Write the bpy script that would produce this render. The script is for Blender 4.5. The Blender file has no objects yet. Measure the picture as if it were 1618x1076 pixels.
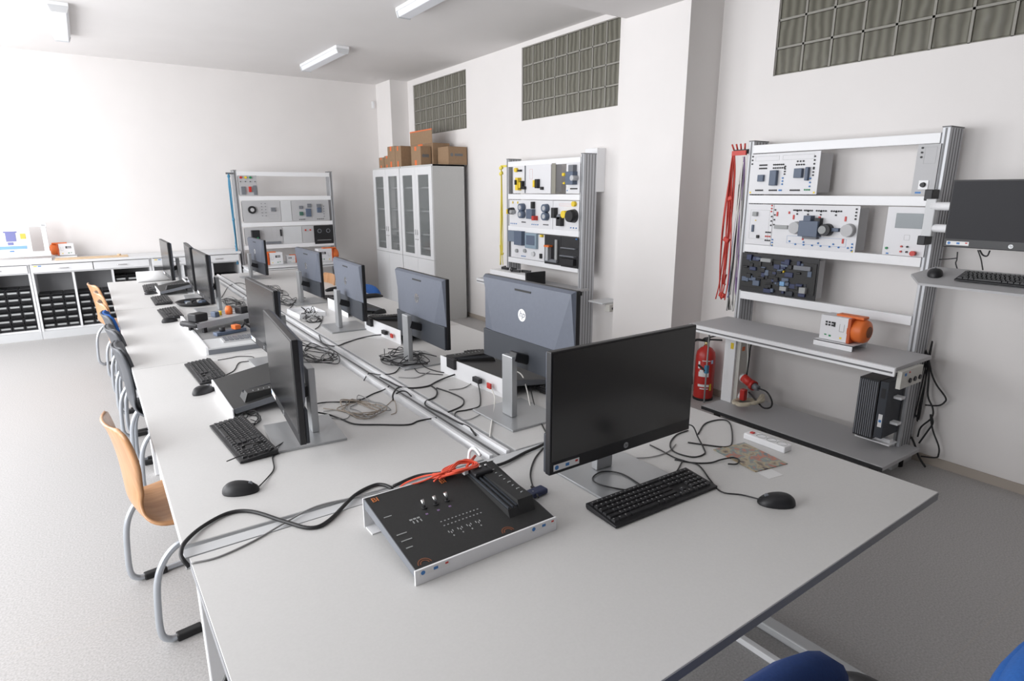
import bpy, bmesh, math, random
from mathutils import Vector, Matrix
random.seed(7)
R = math.radians
PI = math.pi
scene = bpy.context.scene
col = scene.collection
CAMH = 1.6645
TZ = 0.74

# ---------------------------------------------------------------- materials
MAT = {}
def mat(name, rgb, rough=0.5, metal=0.0, noise=0.0, scale=40.0, bump=0.0, spec=0.5, alpha=None, trans=0.0):
    if name in MAT: return MAT[name]
    m = bpy.data.materials.new(name); m.use_nodes = True
    nt = m.node_tree; b = nt.nodes['Principled BSDF']
    b.inputs['Base Color'].default_value = (*rgb, 1)
    b.inputs['Roughness'].default_value = rough
    b.inputs['Metallic'].default_value = metal
    b.inputs['Specular IOR Level'].default_value = spec
    if trans: b.inputs['Transmission Weight'].default_value = trans
    if alpha is not None: b.inputs['Alpha'].default_value = alpha
    if noise or bump:
        tc = nt.nodes.new('ShaderNodeTexCoord')
        nz = nt.nodes.new('ShaderNodeTexNoise'); nz.inputs['Scale'].default_value = scale
        nz.inputs['Detail'].default_value = 4
        nt.links.new(tc.outputs['Object'], nz.inputs['Vector'])
        if noise:
            mr = nt.nodes.new('ShaderNodeMapRange')
            mr.inputs['To Min'].default_value = 1 - noise; mr.inputs['To Max'].default_value = 1 + noise
            mr.inputs['From Min'].default_value = .3; mr.inputs['From Max'].default_value = .7
            nt.links.new(nz.outputs['Fac'], mr.inputs['Value'])
            mx = nt.nodes.new('ShaderNodeVectorMath'); mx.operation = 'SCALE'
            mx.inputs[0].default_value = rgb
            nt.links.new(mr.outputs['Result'], mx.inputs['Scale'])
            nt.links.new(mx.outputs['Vector'], b.inputs['Base Color'])
        if bump:
            bp = nt.nodes.new('ShaderNodeBump'); bp.inputs['Strength'].default_value = bump
            bp.inputs['Distance'].default_value = .002
            nt.links.new(nz.outputs['Fac'], bp.inputs['Height'])
            nt.links.new(bp.outputs['Normal'], b.inputs['Normal'])
    MAT[name] = m
    return m

M_wall = mat('wall_paint', (.80, .775, .76), .9, noise=.012, scale=3, bump=.15)
M_ceil = mat('ceiling_paint', (.74, .72, .71), .95, noise=.015, scale=2)
M_base = mat('beige_baseboard', (.42, .37, .32), .6)
M_table = mat('grey_laminate', (.63, .625, .615), .42, noise=.02, scale=160)
M_edge = mat('laminate_edge', (.30, .305, .32), .5)
M_white = mat('white_powder_coat', (.84, .845, .86), .4)
M_grey = mat('light_grey_coat', (.60, .61, .62), .45)
M_legg = mat('grey_leg_coat', (.52, .53, .54), .4)
M_alu = mat('brushed_aluminium', (.50, .51, .53), .5, metal=.45)
M_alud = mat('dark_groove', (.16, .16, .165), .5, metal=.3)
M_alus = mat('satin_silver_plastic', (.42, .43, .44), .36, metal=.5)
M_mback = mat('monitor_back_slate', (.105, .118, .150), .55, noise=.03, scale=60)
M_mbackd = mat('monitor_back_dark', (.035, .04, .05), .6)
M_bezel = mat('bezel_black', (.012, .012, .014), .42)
M_screen = mat('screen_glossy_black', (.007, .007, .008), .20, spec=.8)
M_black = mat('matte_black', (.012, .012, .014), .5)
M_key = mat('keycap_black', (.016, .016, .018), .5)
M_rubber = mat('black_rubber', (.012, .012, .013), .7)
M_legend = mat('key_legend_white', (.6, .6, .6), .6)
M_panel = mat('module_panel_offwhite', (.74, .74, .76), .5)
M_ply = mat('module_grey', (.48, .48, .49), .5)
M_cabgrey = mat('cabinet_grey', (.53, .53, .52), .5, noise=.03, scale=90)
M_cabwhite = mat('cabinet_light', (.72, .725, .735), .45)
M_inside = mat('cabinet_inside', (.40, .40, .41), .7)
M_dark = mat('dark_slot', (.03, .03, .03), .8)
M_red = mat('signal_red', (.55, .03, .02), .4)
M_red2 = mat('extinguisher_red', (.48, .025, .02), .3)
M_lead = mat('orange_red_lead', (.78, .10, .05), .45)
M_leadr = mat('red_lead', (.55, .045, .03), .45)
M_blue = mat('signal_blue', (.02, .16, .50), .4)
M_slate = mat('component_slate', (.10, .13, .19), .5)
M_yel = mat('signal_yellow', (.80, .58, .03), .45)
M_yell = mat('yellow_lead', (.78, .66, .10), .45)
M_green = mat('signal_green', (.02, .25, .09), .5)
M_orange = mat('motor_orange', (.72, .16, .03), .45)
M_card = mat('cardboard_brown', (.30, .195, .115), .85, noise=.05, scale=30)
M_tape = mat('orange_tape', (.75, .17, .05), .6)
M_wood = mat('pale_wood', (.62, .46, .30), .6, noise=.06, scale=12)
M_chblue = mat('blue_upholstery', (.018, .105, .37), .85, noise=.08, scale=200, bump=.3)
M_chblue_shade = mat('shaded_blue_upholstery', (.006, .030, .13), .9, noise=.08, scale=200, bump=.3)  # same blue upholstery, with shade darkened into its colour
M_chgrey = mat('dark_grey_shell', (.07, .075, .085), .5)
M_tube = mat('silver_tube', (.50, .53, .57), .32, metal=.6)
M_cable = mat('black_cable', (.015, .015, .016), .5)
M_cableg = mat('grey_cable', (.30, .30, .30), .55)
M_cablew = mat('white_cable', (.75, .74, .70), .5)
M_cablet = mat('tan_cable', (.36, .30, .24), .6)
M_cableb = mat('navy_cable', (.03, .04, .10), .5)
M_sky = mat('cable_teal', (.05, .22, .36), .5)
M_rope = mat('cream_hose', (.62, .56, .44), .7)
M_paper = mat('paper_white', (.80, .80, .80), .8)
M_trblack = mat('trainer_black', (.022, .022, .022), .6, noise=.15, scale=300)
M_trside = mat('trainer_side_grey', (.17, .18, .20), .5)
M_ornt = mat('orange_print', (.55, .17, .05), .6)
M_brn = mat('brown_print', (.20, .07, .03), .6)
M_print = mat('grey_print', (.35, .36, .36), .6)
M_purp = mat('purple_print', (.22, .14, .28), .6)
M_brass = mat('brass', (.70, .58, .30), .35, metal=.8)
M_chrome = mat('chrome', (.7, .7, .7), .2, metal=1)
M_lens = mat('lamp_diffuser', (.80, .82, .86), .45)
M_lcd = mat('lcd_grey', (.20, .225, .24), .3)
M_cream = mat('cream_socket_panel', (.58, .57, .53), .5)
M_bluep = mat('print_blue', (.05, .20, .50), .5)
M_posterblue = mat('poster_blue', (.20, .38, .62), .6)
M_postern = mat('poster_violet', (.18, .19, .40), .6)
M_glassd = mat('glass_vitrine', (.30, .32, .32), .12, alpha=.35)

def floor_mat():
    m = bpy.data.materials.new('speckled_grey_linoleum'); m.use_nodes = True
    nt = m.node_tree; b = nt.nodes['Principled BSDF']; L = nt.links.new
    tc = nt.nodes.new('ShaderNodeTexCoord')
    n1 = nt.nodes.new('ShaderNodeTexNoise'); n1.inputs['Scale'].default_value = 130; n1.inputs['Detail'].default_value = 5
    n2 = nt.nodes.new('ShaderNodeTexNoise'); n2.inputs['Scale'].default_value = 1.2
    L(tc.outputs['Object'], n1.inputs['Vector']); L(tc.outputs['Object'], n2.inputs['Vector'])
    cr = nt.nodes.new('ShaderNodeValToRGB')
    cr.color_ramp.elements[0].position = .32; cr.color_ramp.elements[0].color = (.35, .34, .332, 1)
    cr.color_ramp.elements[1].position = .66; cr.color_ramp.elements[1].color = (.475, .465, .46, 1)
    L(n1.outputs['Fac'], cr.inputs['Fac'])
    # faint welded seams every 2 m across X
    sp = nt.nodes.new('ShaderNodeSeparateXYZ'); L(tc.outputs['Object'], sp.inputs[0])
    ad = nt.nodes.new('ShaderNodeMath'); ad.operation = 'ADD'; ad.inputs[1].default_value = 40 - 0.62; L(sp.outputs['Y'], ad.inputs[0])
    md = nt.nodes.new('ShaderNodeMath'); md.operation = 'MODULO'; md.inputs[1].default_value = 2.0; L(ad.outputs[0], md.inputs[0])
    lt = nt.nodes.new('ShaderNodeMath'); lt.operation = 'LESS_THAN'; lt.inputs[1].default_value = .004; L(md.outputs[0], lt.inputs[0])
    mx = nt.nodes.new('ShaderNodeMixRGB'); mx.inputs['Color2'].default_value = (.45, .42, .38, 1)
    ml = nt.nodes.new('ShaderNodeMath'); ml.operation = 'MULTIPLY'; ml.inputs[1].default_value = .5; L(lt.outputs[0], ml.inputs[0])
    L(ml.outputs[0], mx.inputs['Fac']); L(cr.outputs['Color'], mx.inputs['Color1'])
    L(mx.outputs['Color'], b.inputs['Base Color']); b.inputs['Roughness'].default_value = .55
    return m
M_floor = floor_mat()

def ply_mat():
    m = bpy.data.materials.new('beech_plywood'); m.use_nodes = True
    nt = m.node_tree; b = nt.nodes['Principled BSDF']; L = nt.links.new
    tc = nt.nodes.new('ShaderNodeTexCoord'); mp = nt.nodes.new('ShaderNodeMapping')
    mp.inputs['Scale'].default_value = (30, 3, 3)
    n1 = nt.nodes.new('ShaderNodeTexNoise'); n1.inputs['Scale'].default_value = 2; n1.inputs['Detail'].default_value = 6
    L(tc.outputs['Object'], mp.inputs[0]); L(mp.outputs[0], n1.inputs['Vector'])
    cr = nt.nodes.new('ShaderNodeValToRGB')
    cr.color_ramp.elements[0].position = .3; cr.color_ramp.elements[0].color = (.44, .22, .10, 1)
    cr.color_ramp.elements[1].position = .7; cr.color_ramp.elements[1].color = (.58, .32, .16, 1)
    L(n1.outputs['Fac'], cr.inputs['Fac']); L(cr.outputs['Color'], b.inputs['Base Color'])
    b.inputs['Roughness'].default_value = .3
    return m
M_beech = ply_mat()

def glassblock_mat():
    m = bpy.data.materials.new('ribbed_glass_block'); m.use_nodes = True
    nt = m.node_tree; b = nt.nodes['Principled BSDF']; L = nt.links.new
    tc = nt.nodes.new('ShaderNodeTexCoord')
    wv = nt.nodes.new('ShaderNodeTexWave'); wv.bands_direction = 'Y'; wv.inputs['Scale'].default_value = 5
    wv.inputs['Distortion'].default_value = 2.5; wv.inputs['Detail'].default_value = 2
    L(tc.outputs['Object'], wv.inputs['Vector'])
    cr = nt.nodes.new('ShaderNodeValToRGB')
    cr.color_ramp.elements[0].color = (.105, .10, .08, 1); cr.color_ramp.elements[1].color = (.19, .185, .15, 1)
    L(wv.outputs['Fac'], cr.inputs['Fac']); L(cr.outputs['Color'], b.inputs['Base Color'])
    bp = nt.nodes.new('ShaderNodeBump'); bp.inputs['Strength'].default_value = .4; bp.inputs['Distance'].default_value = .01
    L(wv.outputs['Fac'], bp.inputs['Height']); L(bp.outputs['Normal'], b.inputs['Normal'])
    b.inputs['Roughness'].default_value = .18
    return m
M_gblock = glassblock_mat()
M_mortar = mat('mortar', (.30, .29, .26), .8)

def magazine_mat():
    m = bpy.data.materials.new('magazine_cover'); m.use_nodes = True
    nt = m.node_tree; b = nt.nodes['Principled BSDF']; L = nt.links.new
    tc = nt.nodes.new('ShaderNodeTexCoord')
    n1 = nt.nodes.new('ShaderNodeTexNoise'); n1.inputs['Scale'].default_value = 22; n1.inputs['Detail'].default_value = 3
    L(tc.outputs['Object'], n1.inputs['Vector'])
    cr = nt.nodes.new('ShaderNodeValToRGB'); e = cr.color_ramp.elements
    e[0].position = .32; e[0].color = (.06, .04, .04, 1); e[1].position = .7; e[1].color = (.12, .16, .17, 1)
    a = e.new(.44); a.color = (.45, .36, .22, 1); a = e.new(.52); a.color = (.16, .24, .24, 1); a = e.new(.6); a.color = (.52, .16, .08, 1)
    L(n1.outputs['Fac'], cr.inputs['Fac']); L(cr.outputs['Color'], b.inputs['Base Color'])
    b.inputs['Roughness'].default_value = .35
    return m
M_mag = magazine_mat()

# ---------------------------------------------------------------- mesh builder
class MB:
    def __init__(s): s.v = []; s.f = []; s.m = []; s.sm = []
    def add(s, vs, fs, m=0, smooth=False):
        n = len(s.v); s.v += [tuple(v) for v in vs]
        for f in fs: s.f.append(tuple(i + n for i in f)); s.m.append(m); s.sm.append(smooth)
        return s
    def box(s, x0, x1, y0, y1, z0, z1, m=0):
        if x0 > x1: x0, x1 = x1, x0
        if y0 > y1: y0, y1 = y1, y0
        if z0 > z1: z0, z1 = z1, z0
        v = [(x, y, z) for z in (z0, z1) for y in (y0, y1) for x in (x0, x1)]
        return s.add(v, [(0,2,3,1),(4,5,7,6),(0,1,5,4),(2,6,7,3),(0,4,6,2),(1,3,7,5)], m)
    def obox(s, c, size, rot=None, m=0):
        hx, hy, hz = [q/2 for q in size]; Mx = rot or Matrix.Identity(3)
        v = [Vector(c) + Mx @ Vector((x, y, z)) for z in (-hz, hz) for y in (-hy, hy) for x in (-hx, hx)]
        return s.add(v, [(0,2,3,1),(4,5,7,6),(0,1,5,4),(2,6,7,3),(0,4,6,2),(1,3,7,5)], m)
    def cyl(s, p0, p1, r0, r1=None, n=16, m=0, smooth=True):
        if r1 is None: r1 = r0
        p0, p1 = Vector(p0), Vector(p1); d = (p1 - p0).normalized()
        a = d.orthogonal().normalized(); b = d.cross(a)
        v = []
        for p, r in ((p0, r0), (p1, r1)):
            for i in range(n):
                t = 2*PI*i/n; v.append(p + a*r*math.cos(t) + b*r*math.sin(t))
        s.add(v, [(i, (i+1) % n, n+(i+1) % n, n+i) for i in range(n)], m, smooth)
        k = len(s.v) - 2*n
        s.f.append(tuple(k + i for i in reversed(range(n)))); s.m.append(m); s.sm.append(False)
        s.f.append(tuple(k + n + i for i in range(n))); s.m.append(m); s.sm.append(False)
        return s
    def tube(s, pts, r, n=8, m=0):
        pts = [Vector(p) for p in pts]
        pts = [p for i, p in enumerate(pts) if i == 0 or (p - pts[i-1]).length > 1e-5]
        prev = None; rings = []
        for i, p in enumerate(pts):
            d = (pts[min(i+1, len(pts)-1)] - pts[max(i-1, 0)])
            if d.length < 1e-7: d = Vector((1, 0, 0))
            d.normalize()
            a = d.orthogonal().normalized() if prev is None else (prev - d*prev.dot(d))
            if a.length < 1e-5: a = d.orthogonal()
            a.normalize(); prev = a; b = d.cross(a)
            rings.append([p + (a*math.cos(2*PI*k/n) + b*math.sin(2*PI*k/n))*r for k in range(n)])
        v = [q for rr in rings for q in rr]; f = []
        for i in range(len(rings)-1):
            for k in range(n): f.append((i*n+k, i*n+(k+1) % n, (i+1)*n+(k+1) % n, (i+1)*n+k))
        f.append(tuple(reversed(range(n)))); f.append(tuple((len(rings)-1)*n+k for k in range(n)))
        return s.add(v, f, m, True)
    def prism(s, poly, axis, a, b, m=0):
        """poly 2D points; extruded along axis from a to b. axis x: (y,z); y: (x,z); z: (x,y)"""
        def P(p, t):
            return {'x': (t, p[0], p[1]), 'y': (p[0], t, p[1]), 'z': (p[0], p[1], t)}[axis]
        n = len(poly); v = [P(p, a) for p in poly] + [P(p, b) for p in poly]
        return s.add(v, [tuple(range(n)), tuple(reversed(range(n, 2*n)))] + [(i, n+i, n+(i+1) % n, (i+1) % n) for i in range(n)], m)
    def lathe(s, prof, c=(0, 0, 0), n=24, m=0, axis='z'):
        v = []
        for r, z in prof:
            for i in range(n):
                t = 2*PI*i/n; p = (r*math.cos(t), r*math.sin(t), z)
                if axis == 'y': p = (p[0], p[2], p[1])
                if axis == 'x': p = (p[2], p[0], p[1])
                v.append((p[0]+c[0], p[1]+c[1], p[2]+c[2]))
        f = []
        for j in range(len(prof)-1):
            for i in range(n): f.append((j*n+i, j*n+(i+1) % n, (j+1)*n+(i+1) % n, (j+1)*n+i))
        return s.add(v, f, m, True)
    def build(s, name, mats, parent=None, bevel=0, loc=None, rz=0, seg=2):
        me = bpy.data.meshes.new(name)
        me.from_pydata([tuple(v) for v in s.v], [], s.f)
        if not isinstance(mats, (list, tuple)): mats = [mats]
        for mm in mats: me.materials.append(mm)
        for p, mi, sm in zip(me.polygons, s.m, s.sm): p.material_index = mi; p.use_smooth = sm
        bm = bmesh.new(); bm.from_mesh(me); bmesh.ops.recalc_face_normals(bm, faces=bm.faces); bm.to_mesh(me); bm.free()
        o = bpy.data.objects.new(name, me); col.objects.link(o)
        if parent: o.parent = parent
        if loc: o.location = loc
        o.rotation_euler.z = rz
        if bevel:
            md = o.modifiers.new('bevel', 'BEVEL'); md.width = bevel; md.segments = seg
            md.limit_method = 'ANGLE'; md.angle_limit = R(40)
        return o

def tag(o, label, cat, group=None, kind=None):
    if label: o['label'] = label
    if cat: o['category'] = cat
    if group: o['group'] = group
    if kind: o['kind'] = kind
    return o
def thing(name, label, cat, loc=(0, 0, 0), rz=0, group=None):
    o = bpy.data.objects.new(name, None); col.objects.link(o); o.empty_display_size = .05
    o.location = loc; o.rotation_euler = (0, 0, rz)
    return tag(o, label, cat, group)
def copy_tree(o, parent=None):
    c = o.copy(); col.objects.link(c)
    if parent: c.parent = parent
    for ch in list(o.children): copy_tree(ch, c)
    return c
def dup(o, loc, rz, label=None, group=None):
    c = copy_tree(o); c.location = loc; c.rotation_euler = (0, 0, rz)
    if label: c['label'] = label
    if group: c['group'] = group
    return c
def struct(o): o['kind'] = 'structure'; return o
def spline(pts, sub=8):
    pts = [Vector(p) for p in pts]
    if len(pts) < 3: return pts
    P = [pts[0]*2 - pts[1]] + pts + [pts[-1]*2 - pts[-2]]; out = []
    for i in range(1, len(P)-2):
        a, b, c, d = P[i-1:i+3]
        for k in range(sub):
            t = k/sub
            out.append(.5*((2*b) + (c-a)*t + (2*a-5*b+4*c-d)*t*t + (-a+3*b-3*c+d)*t**3))
    out.append(pts[-1]); return out
def cable(name, label, pts, r=.0028, m=None, cat='cable', group=None, sub=6, n=6, parent=None):
    o = MB().tube(spline(pts, sub), r, n).build(name, m or M_cable, parent)
    if parent is None: tag(o, label, cat, group)
    return o
def text_mesh(name, body, size, mat_, parent, loc, rot, depth=.0004, shear=0, align='CENTER'):
    cu = bpy.data.curves.new(name, 'FONT'); cu.body = body; cu.size = size; cu.extrude = depth
    cu.align_x = align; cu.align_y = 'CENTER'; cu.shear = shear
    t = bpy.data.objects.new(name + '_src', cu); col.objects.link(t)
    dg = bpy.context.evaluated_depsgraph_get(); me = bpy.data.meshes.new_from_object(t.evaluated_get(dg))
    bpy.data.objects.remove(t); bpy.data.curves.remove(cu)
    me.materials.clear(); me.materials.append(mat_)
    o = bpy.data.objects.new(name, me); col.objects.link(o)
    o.parent = parent; o.location = loc; o.rotation_euler = rot
    return o

# ---------------------------------------------------------------- room shell
WX = 4.137; BY = 9.2; CZ = 3.22; LX = -2.4; FY = -2.6
struct(MB().box(LX-.2, WX+.2, FY-.2, BY+.2, -.1, 0).build('floor', M_floor))
struct(MB().box(LX-.2, WX+.2, FY-.2, BY+.2, CZ, CZ+.1).build('ceiling', M_ceil))
struct(MB().box(LX-.2, WX+.2, BY, BY+.15, 0, CZ).build('wall_back', M_wall))
struct(MB().box(LX-.2, WX+.2, FY-.15, FY, 0, CZ).build('wall_front', mat('bounce_cut_rear_wall', (.16, .155, .15), .8)))  # unseen wall, coloured dark to cut light bounced onto the floor
wl = MB()   # window wall on the left: sill, lintel and piers between the openings
wl.box(LX-.15, LX, FY, BY, 0, .45); wl.box(LX-.15, LX, FY, BY, 2.95, CZ)
for y0, y1 in ((FY, .8), (3.1, 3.6), (5.9, 6.4), (8.7, BY)): wl.box(LX-.15, LX, y0, y1, .45, 2.95)  # first stretch is unseen, closed up to dim the right floor
struct(wl.build('wall_left', M_wall))
# right wall with three glass block openings
wins = [(7.0, 8.5, 2.44, 3.14), (4.29, 5.80, 2.42, 3.17), (-.4, 2.74, 2.45, 3.17)]
wr = MB()
ys = [FY]
for y0, y1, z0, z1 in sorted(wins):
    wr.box(WX, WX+.15, ys[-1], y0, 0, CZ); wr.box(WX, WX+.15, y0, y1, 0, z0); wr.box(WX, WX+.15, y0, y1, z1, CZ); ys.append(y1)
wr.box(WX, WX+.15, ys[-1], BY, 0, CZ)
struct(wr.build('wall_right', M_wall))
for k, (y0, y1, z0, z1) in enumerate(wins):
    ny = {0: 8, 1: 8, 2: 16}[k]; nz = 4
    w = thing('window_%d' % (k+1), None, None, (WX, (y0+y1)/2, z0)); w['kind'] = 'structure'
    W2 = (y1-y0)/2; H = z1-z0; dy = 2*W2/ny; dz = H/nz; g = .007
    fr = MB()
    for i in range(ny+1): fr.box(.012, .09, -W2+i*dy-g, -W2+i*dy+g, 0, H)
    for j in range(nz+1): fr.box(.012, .09, -W2, W2, j*dz-g, j*dz+g)
    fr.build('mortar_grid', M_mortar, w)
    gb = MB()
    for i in range(ny):
        for j in range(nz): gb.box(.016, .08, -W2+i*dy+g, -W2+(i+1)*dy-g, j*dz+g, (j+1)*dz-g)
    gb.build('glass_blocks', M_gblock, w, bevel=.008)
struct(MB().box(3.77, WX, 3.20, 3.87, 0, CZ).build('trim_1', M_wall))       # pillar
struct(MB().box(3.86, WX, 8.68, BY, 0, CZ).build('trim_2', M_wall))          # corner column
struct(MB().box(LX, 3.77, 3.20, 3.85, 3.0, CZ).build('trim_3', M_ceil))      # ceiling beam
bb = MB().box(WX-.012, WX, FY, 3.2, 0, .055); bb.box(WX-.012, WX, 3.87, 8.68, 0, .055)
struct(bb.build('baseboard_right', M_base))

# ceiling lamps
def lamp(x, y, rz, L, label):
    t = thing('ceiling_lamp', label, 'ceiling lamp', (x, y, CZ), rz, None)
    MB().box(-L/2, L/2, -.075, .075, -.03, 0).build('housing', M_white, t, bevel=.004)
    prof = [(-.07, -.03), (-.055, -.075), (.055, -.075), (.07, -.03)]
    MB().prism(prof, 'x', -L/2+.02, L/2-.02).build('diffuser', M_lens, t, bevel=.006)
    for q in (-L/2, L/2-.02): MB().prism([(-.074, -.03), (-.058, -.08), (.058, -.08), (.074, -.03)], 'x', q, q+.02).build('end_cap', M_grey, t)
    return t
lamp(2.57, 7.66, R(91), 1.3, 'fluorescent ceiling lamp with white diffuser above the middle of the desk rows')
lamp(2.55, 4.75, R(90), 1.25, 'fluorescent ceiling lamp cut off by the top edge near the ceiling beam')
lamp(.05, 7.45, R(90), 1.3, 'fluorescent ceiling lamp in the upper left corner of the photo')
# small white sensor in the corner
MBs = MB().box(-.02, .02, -.02, 0, -.05, .05).build('wall_sensor', M_white, None, bevel=.005, loc=(3.80, BY, 2.93)); tag(MBs, 'small white box fixed high on the back wall beside the corner column', 'sensor')

# ---------------------------------------------------------------- tables
def work_table(x0, x1, y0, y1, label, foots, rot=0):
    cx, cy = (x0+x1)/2, (y0+y1)/2; hx, hy = (x1-x0)/2, (y1-y0)/2
    t = thing('work_table', label, 'table', (cx, cy, 0), rot, None)
    tp = MB().box(-hx, hx, -hy, hy, TZ-.025, TZ).build('tabletop', M_table, t, bevel=.0015)
    e = MB()
    e.box(-hx-.0015, -hx, -hy, hy, TZ-.026, TZ-.0015); e.box(hx, hx+.0015, -hy, hy, TZ-.026, TZ-.0015)
    e.box(-hx, hx, -hy-.0015, -hy, TZ-.026, TZ-.0015); e.box(-hx, hx, hy, hy+.0015, TZ-.026, TZ-.0015)
    e.build('edge_band', M_edge if foots == 'near' else M_grey, t)
    for sx in (-1, 1):
        if foots == 'near':
            lx = sx*(hx-.11)
            MB().box(lx-.03, lx+.03, -hy+.05, hy-.05, .0, .035).build('foot_bar', M_legg, t, bevel=.006)
            MB().box(lx-.03, lx+.03, .1, .16, .035, TZ-.025).build('leg', M_legg, t, bevel=.004)
            MB().box(lx-.02, lx+.02, -hy+.1, hy-.1, TZ-.06, TZ-.0255).build('support_beam', M_legg, t)
        else:
            for sy in (-1, 1):
                MB().box(sx*(hx-.07)-.03, sx*(hx-.07)+.03, sy*(hy-.30)-.03, sy*(hy-.30)+.03, 0, TZ-.026).build('leg', M_white, t, bevel=.004)
    if foots == 'near':
        MB().box(-hx+.13, hx-.13, .115, .145, .42, .47).build('crossbar', M_white, t)
        MB().box(hx-.272, hx-.245, -hy+.05, hy-.05, .0, .025).build('side_rail', M_white, t, bevel=.003)
    else:
        MB().box(-hx+.10, hx-.10, -hy+.09, -hy+.12, .60, .66).build('crossbar', M_white, t)
    return t
work_table(.108, 2.086, .650, 1.640, 'nearest work table standing across the ends of both desk rows', 'near', R(1))
LY = [(1.695, 3.700), (3.708, 5.700), (5.708, 7.60)]
LN = ['nearest', 'middle', 'farthest']
for (y0, y1), nm in zip(LY, LN):
    work_table(.092, 1.045, y0, y1, 'light grey desk in the left row beside the chairs, %s of its three' % nm, 'row')
    work_table(1.185, 2.10, y0, y1, 'light grey desk in the right row under monitors seen from behind, %s of its three' % nm, 'row')
ch = thing('cable_channel', 'long white cable channel running between the two desk rows', 'cable channel', (1.115, 4.65, 0))
MB().box(-.045, -.028, -2.955, 2.95, TZ-.06, TZ+.006).build('rail', M_white, ch, bevel=.002)
MB().box(.028, .045, -2.955, 2.95, TZ-.06, TZ+.006).build('rail', M_white, ch, bevel=.002)
MB().box(-.028, .028, -2.955, 2.95, TZ-.03, TZ-.006).build('channel_floor', M_grey, ch)
MB().box(-.004, .004, -2.95, 2.95, TZ-.006, TZ-.003).build('centre_groove', M_alud, ch)
for sy in (-2.4, 0, 2.4): MB().box(-.03, .03, sy-.03, sy+.03, 0, TZ-.06).build('support_post', M_white, ch)
sp = MB().box(-1.0, 1.02, -.022, .022, TZ-.04, TZ-.004).build('joint_strip', M_grey, None, loc=(1.09, 1.668, 0), rz=R(.6)); tag(sp, 'grey strip filling the gap behind the nearest table', 'strip')
# ---------------------------------------------------------------- monitors
def hp_logo(name, r, parent, loc, rot, mdisc, mtxt):
    d = MB().cyl((0, 0, -.0006), (0, 0, .0006), r, n=28).build(name, mdisc, parent, loc=loc); d.rotation_euler = rot
    text_mesh('logo_letters', 'hp', r*1.5, mtxt, d, (0, r*.12, .0006), (0, 0, 0), .0003, shear=.35)
    return d
def sticker(parent, loc, rot, w=.075, h=.018):
    s = MB().box(-w/2, w/2, -h/2, h/2, 0, .0006).build('sticker', M_paper, parent, loc=loc); s.rotation_euler = rot
    MB().cyl((-w*.38, 0, .0004), (-w*.38, 0, .001), h*.36, n=16).build('round_mark', M_bluep, s)
    MB().box(-w*.04, w*.10, -h*.22, h*.25, .0005, .001).build('blue_mark', M_bluep, s)
    MB().box(w*.34, w*.44, 0, h*.3, .0005, .001).build('red_mark', M_red, s)
    return s
def make_monitor(name, label, loc, rz, zb, logo_back=True, W=.63, H=.378, stand=True, stick='sticker', tilt=0, white_logo=True):
    t = thing(name, label, 'monitor', loc, rz)
    p = t
    w = W/2
    MB().box(-w, w, -.012, .010, zb, zb+H).build('bezel', M_bezel, p, bevel=.003)
    MB().box(-w+.006, w-.006, -.0135, -.0118, zb+.042, zb+H-.006).build('screen', M_screen if stand else mat('screen_matte_dark', (.030, .030, .034), .6, spec=.3), p)
    # back shell: wide shallow frustum above a dark recessed lower part
    b = MB(); zm = zb+.125; zt = zb+H-.001
    o_ = [(-w+.002, .010, zt), (w-.002, .010, zt), (w-.002, .010, zm), (-w+.002, .010, zm)]
    i_ = [(-w+.012, .026, zt-.010), (w-.012, .026, zt-.010), (w-.095, .034, zm+.006), (-w+.095, .034, zm+.006)]
    b.add(o_+i_, [(0,1,2,3), (4,5,6,7), (0,1,5,4), (1,2,6,5), (2,3,7,6), (3,0,4,7)])
    b.build('back_shell', M_mback, p)
    MB().box(-w+.003, w-.003, .010, .022, zb+.001, zm).build('lower_back', M_mbackd, p, bevel=.003)
    MB().box(-.055, .055, .026, .0285, zt-.040, zt-.032).build('back_vent', M_dark, p)
    if logo_back:
        hp_logo('back_logo', .026, p, (0, .0312, zb+H*.63), (R(90), 0, R(180)), M_paper if white_logo else M_chrome, M_mback)
    hp_logo('front_logo', .010, p, (0, -.0132, zb+.02), (R(90), 0, 0), M_alus, M_bezel)
    if stick: sticker(p, (-w+.065, -.0125, zb+.021), (R(90), 0, 0), .10, .020)
    if stand:
        MB().box(-.15, .15, -.075, .185, 0, .009).build('stand_base', M_alus, p, bevel=.002)
        MB().box(-.036, .036, .080, .108, .009, .27).build('stand_column', M_alus, p, bevel=.004)
        MB().obox((-.012, .055, min(.255, zb+.085)), (.05, .075, .04), Matrix.Rotation(R(20), 3, 'X')).build('tilt_hinge', M_black, p, bevel=.005)
    return t
make_monitor('monitor', 'black monitor facing the camera on the nearest table, with a round chin logo', (1.335, 1.30, TZ), R(.5), .107)
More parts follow.
